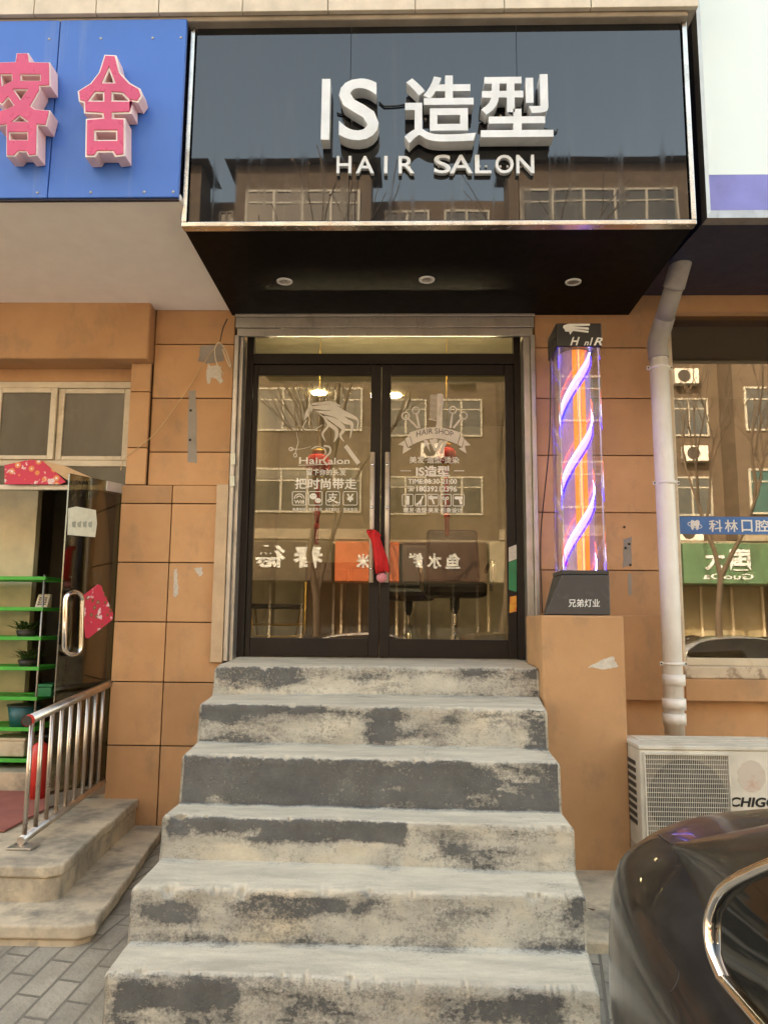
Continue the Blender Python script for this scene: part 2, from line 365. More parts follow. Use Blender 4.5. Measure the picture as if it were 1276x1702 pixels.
def strip(pts, w):
    """closed outline of a stroke along 2-D points; w: width or list"""
    ws = w if isinstance(w, (list, tuple)) else [w] * len(pts); L = []; Rr = []
    for i, p in enumerate(pts):
        a = pts[max(i - 1, 0)]; b = pts[min(i + 1, len(pts) - 1)]; dx, dy = b[0] - a[0], b[1] - a[1]; l = math.hypot(dx, dy) or 1
        L.append((p[0] - dy / l * ws[i] / 2, p[1] + dx / l * ws[i] / 2)); Rr.append((p[0] + dy / l * ws[i] / 2, p[1] - dx / l * ws[i] / 2))
    return L + Rr[::-1]
def spl(pts, n=6):
    out = []
    for i in range(len(pts) - 1):
        p0 = Vector(pts[max(i - 1, 0)]); p1 = Vector(pts[i]); p2 = Vector(pts[i + 1]); p3 = Vector(pts[min(i + 2, len(pts) - 1)])
        for k in range(n):
            u = k / n; out.append(.5 * ((2 * p1) + (p2 - p0) * u + (2 * p0 - 5 * p1 + 4 * p2 - p3) * u * u + (3 * p1 - p0 - 3 * p2 + p3) * u ** 3))
    out.append(Vector(pts[-1])); return out
def rrect(x0, x1, y0, y1, r, n=5):
    out = []
    for cx, cy, a in ((x1 - r, y1 - r, 0), (x0 + r, y1 - r, 90), (x0 + r, y0 + r, 180), (x1 - r, y0 + r, 270)):
        for k in range(n + 1): an = R(a + 90 * k / n); out.append((cx + r * math.cos(an), cy + r * math.sin(an)))
    return out

# ------------------------------------------------------------------ planes of the place
YW, YD, YS = 5.28, 5.45, 4.02      # facade, salon doors, sign face
Zof = lambda py, Y, px=638: atY(px, py, Y).z
Xof = lambda px, Y, py=851: atY(px, py, Y).x

# ------------------------------------------------------------------ ground
prof = [(-400, -.012), (-2.2, -.012), (2.75, 0), (3.55, .155), (3.75, .175), (5.2, .19), (60, .19)]
g = MB(); xs = [-400, -60, -12, -4, 0, 4, 12, 60, 400]
vs = [(x, y, z) for (y, z) in [(-400, -.15), (1.0, -.15), (1.2, -.05), (2.75, -.03), (3.7, .12), (60, .15), (400, .15)] for x in xs]
nx = len(xs)
g.add(vs, [(j * nx + i, j * nx + i + 1, (j + 1) * nx + i + 1, (j + 1) * nx + i) for j in range(6) for i in range(nx - 1)])
struct(g.build('ground', M['ground']))
pv = MB(); pxs = [-14 + .25 * i for i in range(113)]
pys = [.9, 1.4, 2.0, 2.4, 2.75, 2.95, 3.15, 3.35, 3.55, 3.75, 4.2, 4.7, 5.3]
def gz(y):
    y0, z0 = -1, -.01
    for (a, za), (b, zb) in zip(prof, prof[1:]):
        if a <= y <= b: return za + (zb - za) * (y - a) / (b - a)
    return .19
vs = [(x, y, gz(y) + .008 * noise.noise(Vector((x * 1.5, y * 1.5, 0)))) for y in pys for x in pxs]
nx = len(pxs)
pv.add(vs, [(j * nx + i, j * nx + i + 1, (j + 1) * nx + i + 1, (j + 1) * nx + i) for j in range(len(pys) - 1) for i in range(nx - 1)], True)
struct(pv.build('pavement', M['paver']))

# ------------------------------------------------------------------ the building
B = thing('shop_building', 'ochre rendered shop building with cream tiled eave above the salon sign', 'building', (0, YW, 0))
def panel_wall(mb, xs, zs, y, th=.03, gap=.0035):
    for x0, x1 in zip(xs, xs[1:]):
        for z0, z1 in zip(zs, zs[1:]): mb.box(x0 + gap, x1 - gap, y, y + th, z0 + gap, z1 - gap)
xa = Xof(177, YW, 1200)           # door side of the left pier
xa = (Xof(205, YW, 780) + Xof(172, YW, 1320)) / 2
xj = (Xof(287, YW, 840) + Xof(260, YW, 1350)) / 2
xb = (Xof(389, YW, 560) + Xof(369, YW, 1090)) / 2     # salon side
zt = [Zof(v, YW, 280) for v in (1240, 1134, 1034, 935, 837)]
zmid = Zof(806, YW, 280); zsof = Zof(512, YW, 300)
dz = (zt[-1] - zt[0]) / 4
pier = MB()
panel_wall(pier, [xa, xj, xb], [-.1] + zt + [zmid], YW)
xl2 = (Xof(251, YW, 620) + Xof(243, YW, 790)) / 2
zl = [zmid, Zof(744, YW, 230), Zof(651, YW, 230), Zof(603, YW, 230)]
panel_wall(pier, [xa + .02, xl2], zl, YW)
zr = [zmid, Zof(750, YW, 320), Zof(660, YW, 320), Zof(570, YW, 320), zsof + .5]
panel_wall(pier, [xl2 + .005, xb], zr, YW + .028)
pier.build('tiled_wall', M['ochre'], B, bevel=.004)
MB().box(xa + .012, xb - .004, YW + .05, YW + .5, -.1, zsof + .5).build('wall_joint', M['joint'], B)
lint = MB().box(-6, xl2 + .0, YW - .09, YW + .5, zl[-1], zsof + .5)
lint.build('lintel', M['ochre'], B, bevel=.012)
MB().box(-6, Xof(-190, YW), YW, YW + .4, -.1, zl[-1]).build('side_pier', M['ochre'], B, bevel=.01)
# right wall between salon door and the dental window
xc = Xof(890, YW + .02, 700); xd = Xof(1112, YW + .02, 700)
zq = [Zof(v, YW + .02, 1000) for v in (948, 852, 757, 662, 578)]
zled = Zof(1022, YW, 1050)
rw = MB(); panel_wall(rw, [xc, xd], [zled - .05] + zq + [zsof + .6], YW + .02)
rw.box(xc, xd, YW + .055, YW + .4, 0, zsof + .6)
rw.build('tiled_wall', M['ochre'], B, bevel=.004)
zpl = Zof(1166, YW - .06, 1150)
zsill = Zof(1108, YW - .06, 1200)
MB().box(xc + .02, 7, YW - .05, YW + .35, zpl, zled).box(xc + .02, xd + .02, YW - .045, YW + .35, zpl + .01, zled + .005)
MB().box(xc + .02, xd, YW - .05, YW + .3, zpl, zled).build('plinth_band', M['ochre'], B, bevel=.008)
MB().box(xd + .001, 7, YW - .05, YW + .3, zpl, Zof(1128, YW, 1200)).build('plinth_band', M['ochre'], B, bevel=.008)
MB().box(xd + .001, 7, YW - .045, YW + .3, Zof(1128, YW, 1200) + .001, zsill).build('window_sill', mat('peeling_sill', (.62, .50, .36), .8, dirt=(.30, .22, .15), dscale=9, dlo=.5, dhi=.6, bmp=.3), B, bevel=.01)
MB().box(xc + .03, 7, YW + .03, YW + .4, -.1, zpl - .001).build('plinth_wall', M['ochre'], B)
MB().box(7.001, 14, YW, YW + .4, -.1, 3.4).build('side_pier', M['ochre'], B)
MB().box(-14, -6.001, YW, YW + .4, -.1, 4.0).build('side_pier', M['ochre'], B)
# eave slab with cream tiles and the wall above
zeave = Zof(18.5, 3.93, 500); xe = Xof(1161, 3.93, 10)
eave = MB(); ex = [Xof(v, 3.93, 10) for v in (-900, -620, -440, -260, -90, 57, 160, 264, 403, 545, 690, 838, 982)] + [xe]
panel_wall(eave, ex, [zeave, zeave + .9], 3.93, .03, .0025)
eave.build('eave_tile', M['cream_tile'], B, bevel=.003)
MB().box(ex[0], xe - .003, 3.945, YW + .3, zeave + .003, zeave + .86).build('eave_slab', M['cement'], B)
MB().box(ex[0], xe - .05, 3.962, 4.3, zeave - .028, zeave + .002).build('eave_drip', M['cement'], B, bevel=.008)
MB().box(-14, 14, YW + .31, YW + .7, 4.0, 9.5).build('upper_wall', M['joint'], B)
uw = MB(); panel_wall(uw, [-14 + .56 * k for k in range(51)], [zeave + .92 + .42 * k for k in range(11)], YW + .29, .02, .0025); uw.build('upper_tiles', M['cream_tile'], B)
MB().box(-14, 14, YW + .7, 12, 9.2, 9.5).build('roof', M['cement'], B)
MB().box(xd, 14, YW + .01, YW + .3, 3.8, 5).build('lintel', M['ochre'], B)
MB().box(-14, 14, 10.0, 10.2, -.1, 9.2).build('back_wall', M['int_dark'], B)
build_each(MB().box(14, 14.2, YW, 10.2, -.1, 9.5).box(-14.2, -14, YW, 10.2, -.1, 9.5), 'side_wall', M['ochre'], B)

# salon interior
zplat = Zof(1094, YD, 640)
zhead = Zof(525, YW, 640)
xi0, xi1 = xb - .3, xc + .3
si = MB().box(xi0 - .1, xi0, YD + .25, 9.2, zplat - .05, zhead + .7).box(xi1, xi1 + .1, YD + .25, 9.2, zplat - .05, zhead + .7).box(xi0 - .1, xi1 + .1, 9.2, 9.3, zplat - .05, zhead + .7)
build_each(si, 'interior_wall', M['int_wall'], B)
MB().box(xi0, xi1, YD + .06, 9.2, zplat - .12, zplat).build('interior_floor', M['int_floor'], B)
zceil = zplat + 2.62
MB().box(xi0, xi1, YD + .06, 9.2, zceil, zceil + .05).build('interior_ceiling', M['int_ceiling'], B)
for px, py in ((530, 653), (655, 657)):
    p = atZ(px, py, zceil - .004)
    MB().tube([(p.x, p.y, zceil - .012), (p.x, p.y, zceil - .002)], .075, 20).build('ceiling_lamp', M['lamp'], B)
zcv = (Zof(590, YD, 640) + Zof(607, YD, 640)) / 2 + .012      # strip lamp behind the door header, lighting the ceiling seen through the transom
MB().tube([(Xof(440, YD), YD + .10, zcv), (Xof(830, YD), YD + .10, zcv)], .014, 10).build('strip_lamp', emit('strip_lamp', (1, .86, .58), 15), B)

# ------------------------------------------------------------------ concrete stairs
Zc = [CZ - .282, CZ - .458, CZ - .668, CZ - .905, CZ - 1.108, CZ - 1.325]
Lp = [(360, 1107), (336, 1169), (307, 1254), (275, 1355), (224, 1475), (181, 1612)]
Rp = [(891, 1111), (905, 1179), (926, 1267), (949, 1374), (968, 1488), (990, 1643)]
def build_stairs():
    Lc = [atZ(*p, z) for p, z in zip(Lp, Zc)]; Rc = [atZ(*p, z) for p, z in zip(Rp, Zc)]
    zpl_ = Zc[0]; rows = []   # (left, right, paintfunc key, wob)
    bL = Vector((Lc[0].x - .02, YD - .02, zplat)); bR = Vector((Rc[0].x + .0, YD - .02, zplat))
    rows.append((bL, bR, None, .002))
    for k in range(6):
        l, r = Lc[k], Rc[k]
        prevL, prevR = rows[-1][0], rows[-1][1]
        for u in (.25, .5, .75, .92): rows.append((prevL.lerp(l, u), prevR.lerp(r, u), None, .005))
        d = Vector((0, -1, 0))
        nzL, nzR = l + Vector((0, .012, .002)), r + Vector((0, .012, .002))
        rows.append((nzL, nzR, None, .011))
        rows.append((l + Vector((0, -.003, -.010)), r + Vector((0, -.003, -.010)), (k, 0.0), .012))
        zb = Zc[k + 1] + .012 if k < 5 else -.12
        for u in (.12, .25, .38, .5, .62, .75, .88, 1.0):
            sl_ = .018 * u
            a = l + Vector((0, .004 - sl_ * .2, 0)); b = r + Vector((0, .004 - sl_ * .2, 0))
            a.z = l.z - .012 + (zb - l.z + .012) * u; b.z = r.z - .012 + (zb - r.z + .012) * u
            a.x -= .006 * u; b.x += .004 * u
            rows.append((a, b, (k, u), .007))
    nxn = 300; vs = []; pa = []
    def cover(k, s, u):
        nb = noise.fractal(Vector((s * 9 + k * 7, u * 1.8, 3.3)), 1, 2, 4)
        S = lambda x, a, w: 1 / (1 + math.exp(-(x - a) / w * 4))
        P_ = lambda x, a, b, w=.03: S(x, a, w) * (1 - S(x, b, w))
        wv = Vector((s * 6 + k * 7, u * 1.6, 3.3)); s2 = s + .03 * noise.noise(wv * 1.7) ; u2 = u + .16 * noise.fractal(wv * 1.3, 1, 2, 3)
        if k == 0: c = .10 + .28 * (1 - S(u2, .45, .15)) * P_(s2, -1, .62, .08) + .26 * P_(s2, .02, .24, .06) * (1 - S(u2, .75, .2)) + .18 * P_(s2, .66, .92) * (1 - S(u2, .22, .1)) + .25 * P_(s2, .92, 2)
        if k == 1: c = .14 + .38 * (1 - S(u2, .26, .1)) * P_(s2, -1, .60) + .26 * P_(s2, -1, .22, .08) + .30 * P_(s2, .49, .58) - .2 * P_(s2, .37, .48) + .24 * P_(s2, .68, .78, .05) * P_(u2, .2, .6, .2) + .35 * P_(s2, .94, 2)
        if k == 2: c = .62 - .10 * S(u2, .9, .1) - .10 * P_(s2, .84, .95, .05)
        if k == 3: c = .04 + .58 * (1 - S(u2, .52, .16)) * P_(s2, .015, .61, .012) + .2 * P_(s2, .55, .61, .012) + .26 * P_(s2, .66, .8, .05) * P_(u2, .15, .7, .2) - .55 * P_(s2, .42, .58) * P_(u2, .44, .60, .1) - .25 * P_(s2, .1, .25, .06) * S(u2, .3, .1)
        if k == 4: c = .05 + .52 * P_(u2, .10, .46, .12) * P_(s2, .2, .47, .02) + .36 * P_(s2, .02, .14) * P_(u2, .08, .6, .2) + .26 * P_(s2, .49, .53, .02) + .22 * S(u2, .88, .1) + .18 * P_(s2, .96, 2)
        if k == 5: c = .12 + .50 * P_(u2, .04, .36, .12) * P_(s2, .03, .27, .02) + .20 * P_(s2, .3, .55, .06) + .42 * P_(s2, .66, .93, .03) * P_(u2, .1, .4, .2) + .12 * S(u2, .6, .3)
        return c + .16 * nb - .10 * (u < .06)
    for (a, b, key, wob) in rows:
        for i in range(nxn + 1):
            s = i / nxn; p = a.lerp(b, s)
            q = Vector((p.x * 5, p.y * 5, p.z * 5)); e = noise.fractal(q * 1.6, .8, 2.0, 5)
            q2 = Vector((p.x * 1.3, p.y * 1.3, p.z * 3 + 9)); e2 = noise.noise(q2)
            chip = 0
            if wob > .009: chip = max(0, noise.fractal(Vector((p.x * 16, p.z * 9, 4)), .7, 2, 5) - .22) * .028
            vs.append(p + Vector((0, -wob * e * .8 + chip * .8, wob * (e * .7 + e2 * .8) - chip)))
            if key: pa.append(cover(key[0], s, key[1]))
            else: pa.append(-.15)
    n1 = nxn + 1
    ST = thing('concrete_stairs', 'worn concrete stairs with flaking dark grey paint leading up to the salon door', 'stairs', (0, 4, 0))
    for k in range(6):
        r0, r1 = 14 * k, 14 * (k + 1)
        mb = MB(); mb.add(vs[r0 * n1:(r1 + 1) * n1], [(j * n1 + i, j * n1 + i + 1, (j + 1) * n1 + i + 1, (j + 1) * n1 + i) for j in range(14) for i in range(nxn)], True)
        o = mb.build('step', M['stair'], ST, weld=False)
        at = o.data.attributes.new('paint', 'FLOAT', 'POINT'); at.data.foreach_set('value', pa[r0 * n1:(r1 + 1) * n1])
    for side in (0, nxn):
        top = [vs[j * n1 + side] for j in range(len(rows))]; dx = .012 if side else -.012
        outs = [Vector((p.x + dx, p.y, p.z - .015)) for p in top]; bots = [Vector((p.x + dx, p.y, -.15)) for p in top]; m_ = len(top)
        mb = MB(); mb.add(top + outs + bots, [(j, j + 1, m_ + j + 1, m_ + j) for j in range(m_ - 1)] + [(m_ + j, m_ + j + 1, 2 * m_ + j + 1, 2 * m_ + j) for j in range(m_ - 1)])
        o = mb.build('flank', M['stair'], ST, weld=False)
        at = o.data.attributes.new('paint', 'FLOAT', 'POINT'); at.data.foreach_set('value', [.1] * len(o.data.vertices))
    return Lc, Rc
Lc, Rc = build_stairs()

for px, py, k_, lab in ((383, 1563, 4, 'white paper crumb on the second lowest visible stair tread'), (404, 1563, 4, 'tiny flat paper shred beside the white paper crumb')):
    p = atZ(px, py, Zc[5] + .006); mb = MB(); rn_ = random.Random(px)
    mb.prism([p + Vector((.018 * math.cos(a) * rn_.uniform(.5, 1.2), .009 * math.sin(a) * rn_.uniform(.5, 1.2), 0)) for a in [2 * math.pi * q_ / 9 for q_ in range(9)]], [p + Vector((.012 * math.cos(a), .006 * math.sin(a), .006)) for a in [2 * math.pi * q_ / 9 for q_ in range(9)]])
    tag(mb.build('paper_crumb', M['white'], base=p), lab, 'litter')
# ------------------------------------------------------------------ left shop landing (two slabs)
z1 = atY(200, 1327, YW).z; z2 = atY(258, 1371, YW).z
LD = thing('concrete_landing', 'grey two-level concrete landing carrying the steel railing beside the stairs', 'landing', (-2, 4.5, z2))
def slab(name, topc, zt_, lip, drop, inset, xl):
    (x_f, y_f), (x_b, y_b) = topc
    top = [(xl, y_f), (x_f - .06, y_f), (x_f, y_f + .05), (x_b, y_b), (xl, y_b)]
    mb = MB().prism([(x, y, zt_ - lip) for x, y in top], [(x, y, zt_) for x, y in top])
    ins = [(xl, y_f + inset), (x_f - .06 - inset, y_f + inset), (x_f - inset, y_f + .05 + inset), (x_b - inset, y_b), (xl, y_b)]
    mb.prism([(x, y, zt_ - drop) for x, y in ins], [(x, y, zt_ - lip + .001) for x, y in ins])
    o = mb.build(name, M['slab'], LD, bevel=.012, seg=3)
    bm = bmesh.new(); bm.from_mesh(o.data); bmesh.ops.subdivide_edges(bm, edges=[e for e in bm.edges if e.calc_length() > .15], cuts=12, use_grid_fill=True)
    for v in bm.verts:
        e = noise.fractal(v.co * 4, 1, 2, 4); v.co += Vector((.014 * e, .016 * noise.noise(v.co * 5 + Vector((9, 0, 0))), .004 * e))
    bm.to_mesh(o.data); bm.free(); return o
f1 = atZ(98, 1441, z1); b1 = atZ(226, 1330, z1); f2 = atZ(152, 1540, z2); b2 = atZ(275, 1371, z2)
slab('upper_slab', ((f1.x, f1.y), (b1.x, YW)), z1, .055, z1 - z2 + .02, .012, -6)
slab('lower_slab', ((f2.x, f2.y), (b2.x, YW)), z2, .06, z2 + .1, .015, -6)

# ------------------------------------------------------------------ orange pier in front of the right wall
YP = 4.64
pxl = (Xof(897, YP, 1030) + Xof(905, YP, 1170)) / 2; pxr = (Xof(1037, YP, 1030) + Xof(1042, YP, 1230)) / 2; pzt = Zof(1023, YP, 960)
pm = MB().box(pxl, pxr, YP, YW - .052, .1, pzt)
LPR = thing('low_pier', 'low ochre pier standing beside the stairs under the lit barber light', 'pier', ((pxl + pxr) / 2, 5, .15))
pm.build('pier_body', M['ochre'], LPR, bevel=.012)
pm = MB(); pl_ = rough([(975, 1110), (1000, 1096), (1018, 1091), (1027, 1108), (1005, 1112)], 1.6, 5)
shape(pm, pxpoly([pl_], YP - .0015), YP - .0015, .0012); plab(pm.build('bare_plaster_patch', M['rust_tape'], LPR), 'small whitish scrape')

# ------------------------------------------------------------------ salon sign
sx0, sx1 = Xof(303, YS, 378), Xof(1150, YS, 372)
sx0 = (Xof(303, YS, 380) + Xof(318, YS, 40)) / 2; sx1 = (Xof(1150, YS, 372) + Xof(1145, YS, 40)) / 2
sz0, sz1 = Zof(376, YS, 700), Zof(40, YS, 700)
S = thing('salon_sign', 'black glass box sign with white lettering above the salon entrance', 'sign', ((sx0 + sx1) / 2, YS, sz0))
seams = [sx0 + .035, Xof(583, YS, 100), Xof(858, YS, 100), sx1 - .035]
gm = MB()
for a, b in zip(seams, seams[1:]): gm.box(a + .0015, b - .0015, YS, YS + .02, sz0 + .035, sz1)
gm.build('glass_panel', M['sign_glass'], S)
bw = .027
tm = MB().box(sx0, sx0 + bw, YS - .012, YS + .05, sz0 + bw + .001, sz1 + .01).box(sx1 - bw, sx1, YS - .012, YS + .05, sz0 + bw + .001, sz1 + .01).box(sx0, sx1, YS - .012, YS + .05, sz0, sz0 + bw)
tm.build('steel_trim', M['steel'], S, bevel=.004)
MB().box(sx0 + .01, sx1 - .01, YS + .052, YW + .015, sz0 + .012, sz1 - .02).build('sign_box', M['black_panel'], S, bevel=.003)
zs0 = sz0 + .004
MB().box(sx0 + .004, sx1 - .004, YS + .002, YW + .01, zs0, zs0 + .006).build('soffit_panel', M['black_panel'], S)
for px, py in ((473, 467), (709, 464), (952, 468)):
    p = atZ(px, py, zs0)
    d = MB(); ring = []
    for k in range(24):
        a = 2 * math.pi * k / 24
        for r_, z_ in ((.052, zs0 - .001), (.050, zs0 - .008), (.040, zs0 - .010), (.036, zs0 - .002)): ring.append((p.x + r_ * math.cos(a), p.y + r_ * math.sin(a), z_))
    d.add(ring, [(k * 4 + j, ((k + 1) % 24) * 4 + j, ((k + 1) % 24) * 4 + j + 1, k * 4 + j + 1) for k in range(24) for j in range(3)], True)
    dl = d.build('downlight', M['white'], S)
    le = MB().tube([(p.x, p.y, zs0 - .004), (p.x, p.y, zs0 - .001)], .037, 20)
    for k in range(3): le.tube([(p.x + .015 * math.cos(2.1 * k), p.y + .015 * math.sin(2.1 * k), zs0 - .008), (p.x + .015 * math.cos(2.1 * k), p.y + .015 * math.sin(2.1 * k), zs0 - .0045)], .010, 10)
    le.build('lens', M['alu'], dl)
def letter(ch, x0, x1, y0, y1, depth, off=0, gap=.02):
    yf = YS - depth - gap
    a = atY(x0, y1, yf); b = atY(x1, y0, yf)
    mb = MB(); text(mb, ch, a.x, b.x, a.z, b.z, yf + .004, depth - .004, off); o = mb.build('letter', M['letter_side'], S)
    mb = MB(); text(mb, ch, a.x, b.x, a.z, b.z, yf, .0035, off); mb.build('letter_face', M['letter_white'], o)
    mb = MB()
    for u in (.3, .7): mb.box(a.x + (b.x - a.x) * u - .006, a.x + (b.x - a.x) * u + .006, YS - gap - .002, YS - .0005, (a.z + b.z) / 2 - .006, (a.z + b.z) / 2 + .006)
    build_each(mb, 'letter_stud', M['alu'], o)
letter('I', 533, 549, 131, 232, .085)
letter('S', 562, 630, 130, 233, .085, .012)
letter('造', 672, 790, 125, 238, .085, .015)
letter('型', 799, 917, 123, 228, .085, .015)
for ch, x0, x1 in (('H', 559, 584), ('A', 591, 622), ('I', 638, 644), ('R', 662, 689), ('S', 721, 749), ('A', 747, 785), ('L', 789, 816), ('O', 823, 853), ('N', 858, 887)):
    letter(ch, x0, x1, 257 if x0 > 700 else 259, 288, .025, .01, .008)
w = MB()
for pts in ([(630, 170), (638, 177), (660, 176), (674, 174)], [(904, 214), (915, 217), (924, 220), (926, 215)], [(560, 188), (566, 190), (576, 188)]): w.tube([atY(x, y, YS - .01) for x, y in pts], .005, 6)
build_each(w, 'letter_cable', M['black'], S)

# ------------------------------------------------------------------ blue hotel sign on the left
YB = 3.95
bx1 = (Xof(308, YB, 32) + Xof(300, YB, 330)) / 2; bz0 = Zof(328, YB, 150); bz1 = Zof(33, YB, 150)
HS = thing('hotel_sign', 'blue panel sign with raised pink characters beside the black salon sign', 'sign', (bx1 - 1, YB, bz0))
xs_ = [-3.6, Xof(90, YB, 180), bx1]
hm = MB()
for a, b in zip(xs_, xs_[1:]): hm.box(a + .003, b - .003, YB, YB + .03, bz0, bz1)
hm.build('blue_panel', M['blue_panel'], HS, bevel=.004)
MB().box(-3.6, bx1 - .012, YB + .031, YB + .14, bz0 + .05, bz1 - .01).build('sign_box', M['navy'], HS)
MB().box(-3.6, bx1 - .005, YB + .012, YB + .034, bz0 - .010, bz0 - .001).build('bottom_edge', M['navy'], HS)
q = .5016
GL = {'guest': ([(56, 176), (96, 176), (100, 205), (167, 207), (168, 286), (134, 287), (134, 300), (104, 352), (118, 362), (168, 366), (155, 418), (126, 415), (124, 515), (96, 518), (88, 504), (62, 504), (50, 518), (22, 518), (22, 415), (-8, 420), (-18, 372), (20, 362), (46, 350), (28, 325), (8, 348), (-20, 330), (-10, 288), (-22, 286), (-22, 207), (52, 205)],
        [(72, 250), (134, 250), (134, 267), (72, 267)], [(6, 249), (40, 249), (40, 268), (10, 284)], [(50, 299), (91, 299), (70, 329)], [(46, 403), (66, 386), (90, 403)], [(34, 441), (92, 441), (92, 463), (34, 463)]),
      'house': ([(347, 181), (386, 183), (400, 240), (432, 275), (466, 294), (473, 318), (458, 340), (437, 336), (437, 376), (377, 378), (377, 391), (416, 392), (416, 516), (382, 520), (373, 505), (326, 505), (316, 520), (283, 520), (285, 394), (341, 390), (339, 379), (279, 375), (278, 340), (262, 336), (258, 302), (300, 276), (328, 240)],
        [(362, 235), (345, 273), (377, 273)], [(300, 333), (318, 309), (342, 310), (342, 333)], [(375, 333), (376, 310), (405, 312), (426, 333)], [(318, 437), (385, 437), (385, 463), (318, 463)])}
for nm, polys in GL.items():
    yf = YB - .105
    P_ = pxpoly([[(x * q, y * q) for x, y in p] for p in polys], yf)
    mb = MB(); shape(mb, P_, yf + .006, .090); o = mb.build('character', M['pink_side'], HS)
    mb = MB(); shape(mb, P_, yf + .001, .0048); mb.build('character_edge', M['white_edge'], o)
    mb = MB(); shape(mb, P_, yf - .005, .0055, -.006 if nm == 'guest' else -.010); mb.build('character_face', M['pink'], o)
    mb = MB()
    for x, y in ((60, 300), (100, 300)) if nm == 'guest' else ((350, 340), (370, 400)): p = atY(x * q, y * q, yf); mb.box(p.x - .01, p.x + .01, yf + .0965, YB + .002, p.z - .01, p.z + .01)
    build_each(mb, 'stud', M['alu'], o)
for x in (-2.05, -1.75, -1.45, bx1 - .03):
    for z in (bz0 + .03, bz1 - .12): MB().ball((x, YB - .001, z), .008, 8, 5, 1, .5, 1).build('panel_screw', M['alu'], HS)
# canopy ceiling behind the blue sign
CL = MB(); zc0 = bz0 + .004; zc1 = Zof(503, YW - .09, 60)
CL.hexa([(-3.6, YB + .036, zc0), (sx0 - .004, YB + .036, zc0), (sx0 - .004, YW + .02, zsof - .01), (-3.6, YW + .02, zsof + .0), (-3.6, YB + .036, zc0 + .03), (sx0 - .004, YB + .036, zc0 + .03), (sx0 - .004, YW + .02, zsof + .03), (-3.6, YW + .02, zsof + .03)])
tag(CL.build('canopy_ceiling', M['ceiling_board'], base=(-2.3, 4.5, zc0)), 'plain grey canopy ceiling board behind the blue hotel sign', 'ceiling')

# ------------------------------------------------------------------ lightbox sign on the right
YL = 4.12
LBX = Xof(1166, YL, 200); lz0 = Zof(362, YL, 1200); lzb = Zof(287, YL, 1220); lz1 = lz0 + 1.9
LB = thing('lightbox_sign', 'large white lightbox with violet lower band above the dental window', 'sign', (LBX + 1, YL, lz0))
fx = Xof(1181, YL, 330); fzi = Zof(346, YL, 1220)
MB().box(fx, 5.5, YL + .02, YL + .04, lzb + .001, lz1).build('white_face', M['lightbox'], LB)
MB().box(fx, 5.5, YL + .02, YL + .04, fzi, lzb - .001).build('violet_band', M['lightbox_blue'], LB)
MB().prism([(LBX, YL, lz0), (LBX, YL, lz1), (fx + .002, YL + .018, lz1), (fx + .002, YL + .018, fzi - .002), (5.5, YL + .018, fzi - .002), (5.5, YL, lz0)][::-1],
           [(LBX, YL + .08, lz0), (LBX, YL + .08, lz1), (fx + .002, YL + .08, lz1), (fx + .002, YL + .08, fzi - .002), (5.5, YL + .08, fzi - .002), (5.5, YL + .08, lz0)][::-1]).build('metal_frame', M['alu'], LB)
zsb = Zof(490, YW, 1200)
xbk = Xof(1062, YW, 495)
MB().hexa([(LBX + .004, YL + .082, lz0 + .01), (5.5, YL + .082, lz0 + .01), (5.5, YW + .008, zsb), (xbk, YW + .008, zsb), (LBX + .004, YL + .082, lz0 + .5), (5.5, YL + .082, lz0 + .5), (5.5, YW + .008, zsb + .5), (xbk, YW + .008, zsb + .5)]).build('soffit_panel', M['navy'], LB)
MB().box(LBX + .004, 5.5, YL + .082, YL + .4, lz0 + .51, lz1).build('sign_box', M['navy'], LB)

# ------------------------------------------------------------------ salon door
xo0 = xb + .012; xo1 = xc - .004
DR = thing('salon_door', 'dark double glass door covered with white vinyl lettering at the top of the stairs', 'door', ((xo0 + xo1) / 2, YD, zplat))
xg0 = (Xof(404, YD, 840) + Xof(412, YD, 560)) / 2
# roller shutter housing and side rails
zh0, zh1 = Zof(558, YW, 640), Zof(525, YW, 640)
sh = MB().box(xo0, xo1, YW - .01, YW + .16, zh0 + .06, zh1 - .012).box(xo0 + .01, xo1 - .01, YW + .0, YW + .03, zh0, zh0 + .057).box(xo0 - .005, xo1 + .005, YW - .02, YW + .16, zh1 - .010, zh1 + .012)
sh.build('shutter_housing', M['alu'], DR, bevel=.004)
lr = MB().box(xo0, xo0 + .028, YW - .02, YW + .14, zplat - .02, zh0 - .001).box(xo0 + .030, xo0 + .055, YW + .02, YW + .14, zplat - .02, zh0 - .002)
build_each(lr, 'shutter_rail', M['alu'], DR, bevel=.003)
lr = MB().box(xo1 - .028, xo1, YW - .02, YW + .14, zplat - .02, zh0 - .001).box(xo1 - .075, xo1 - .030, YW + .02, YW + .14, zplat - .02, zh0 - .002)
build_each(lr, 'shutter_rail', M['alu'], DR, bevel=.003)
MB().box(xo0 - .085, xo0 - .003, YW - .035, YW - .002, zplat - .03, Zof(806, YW, 380)).build('corner_strip', M['alu_tan'], DR, bevel=.004)
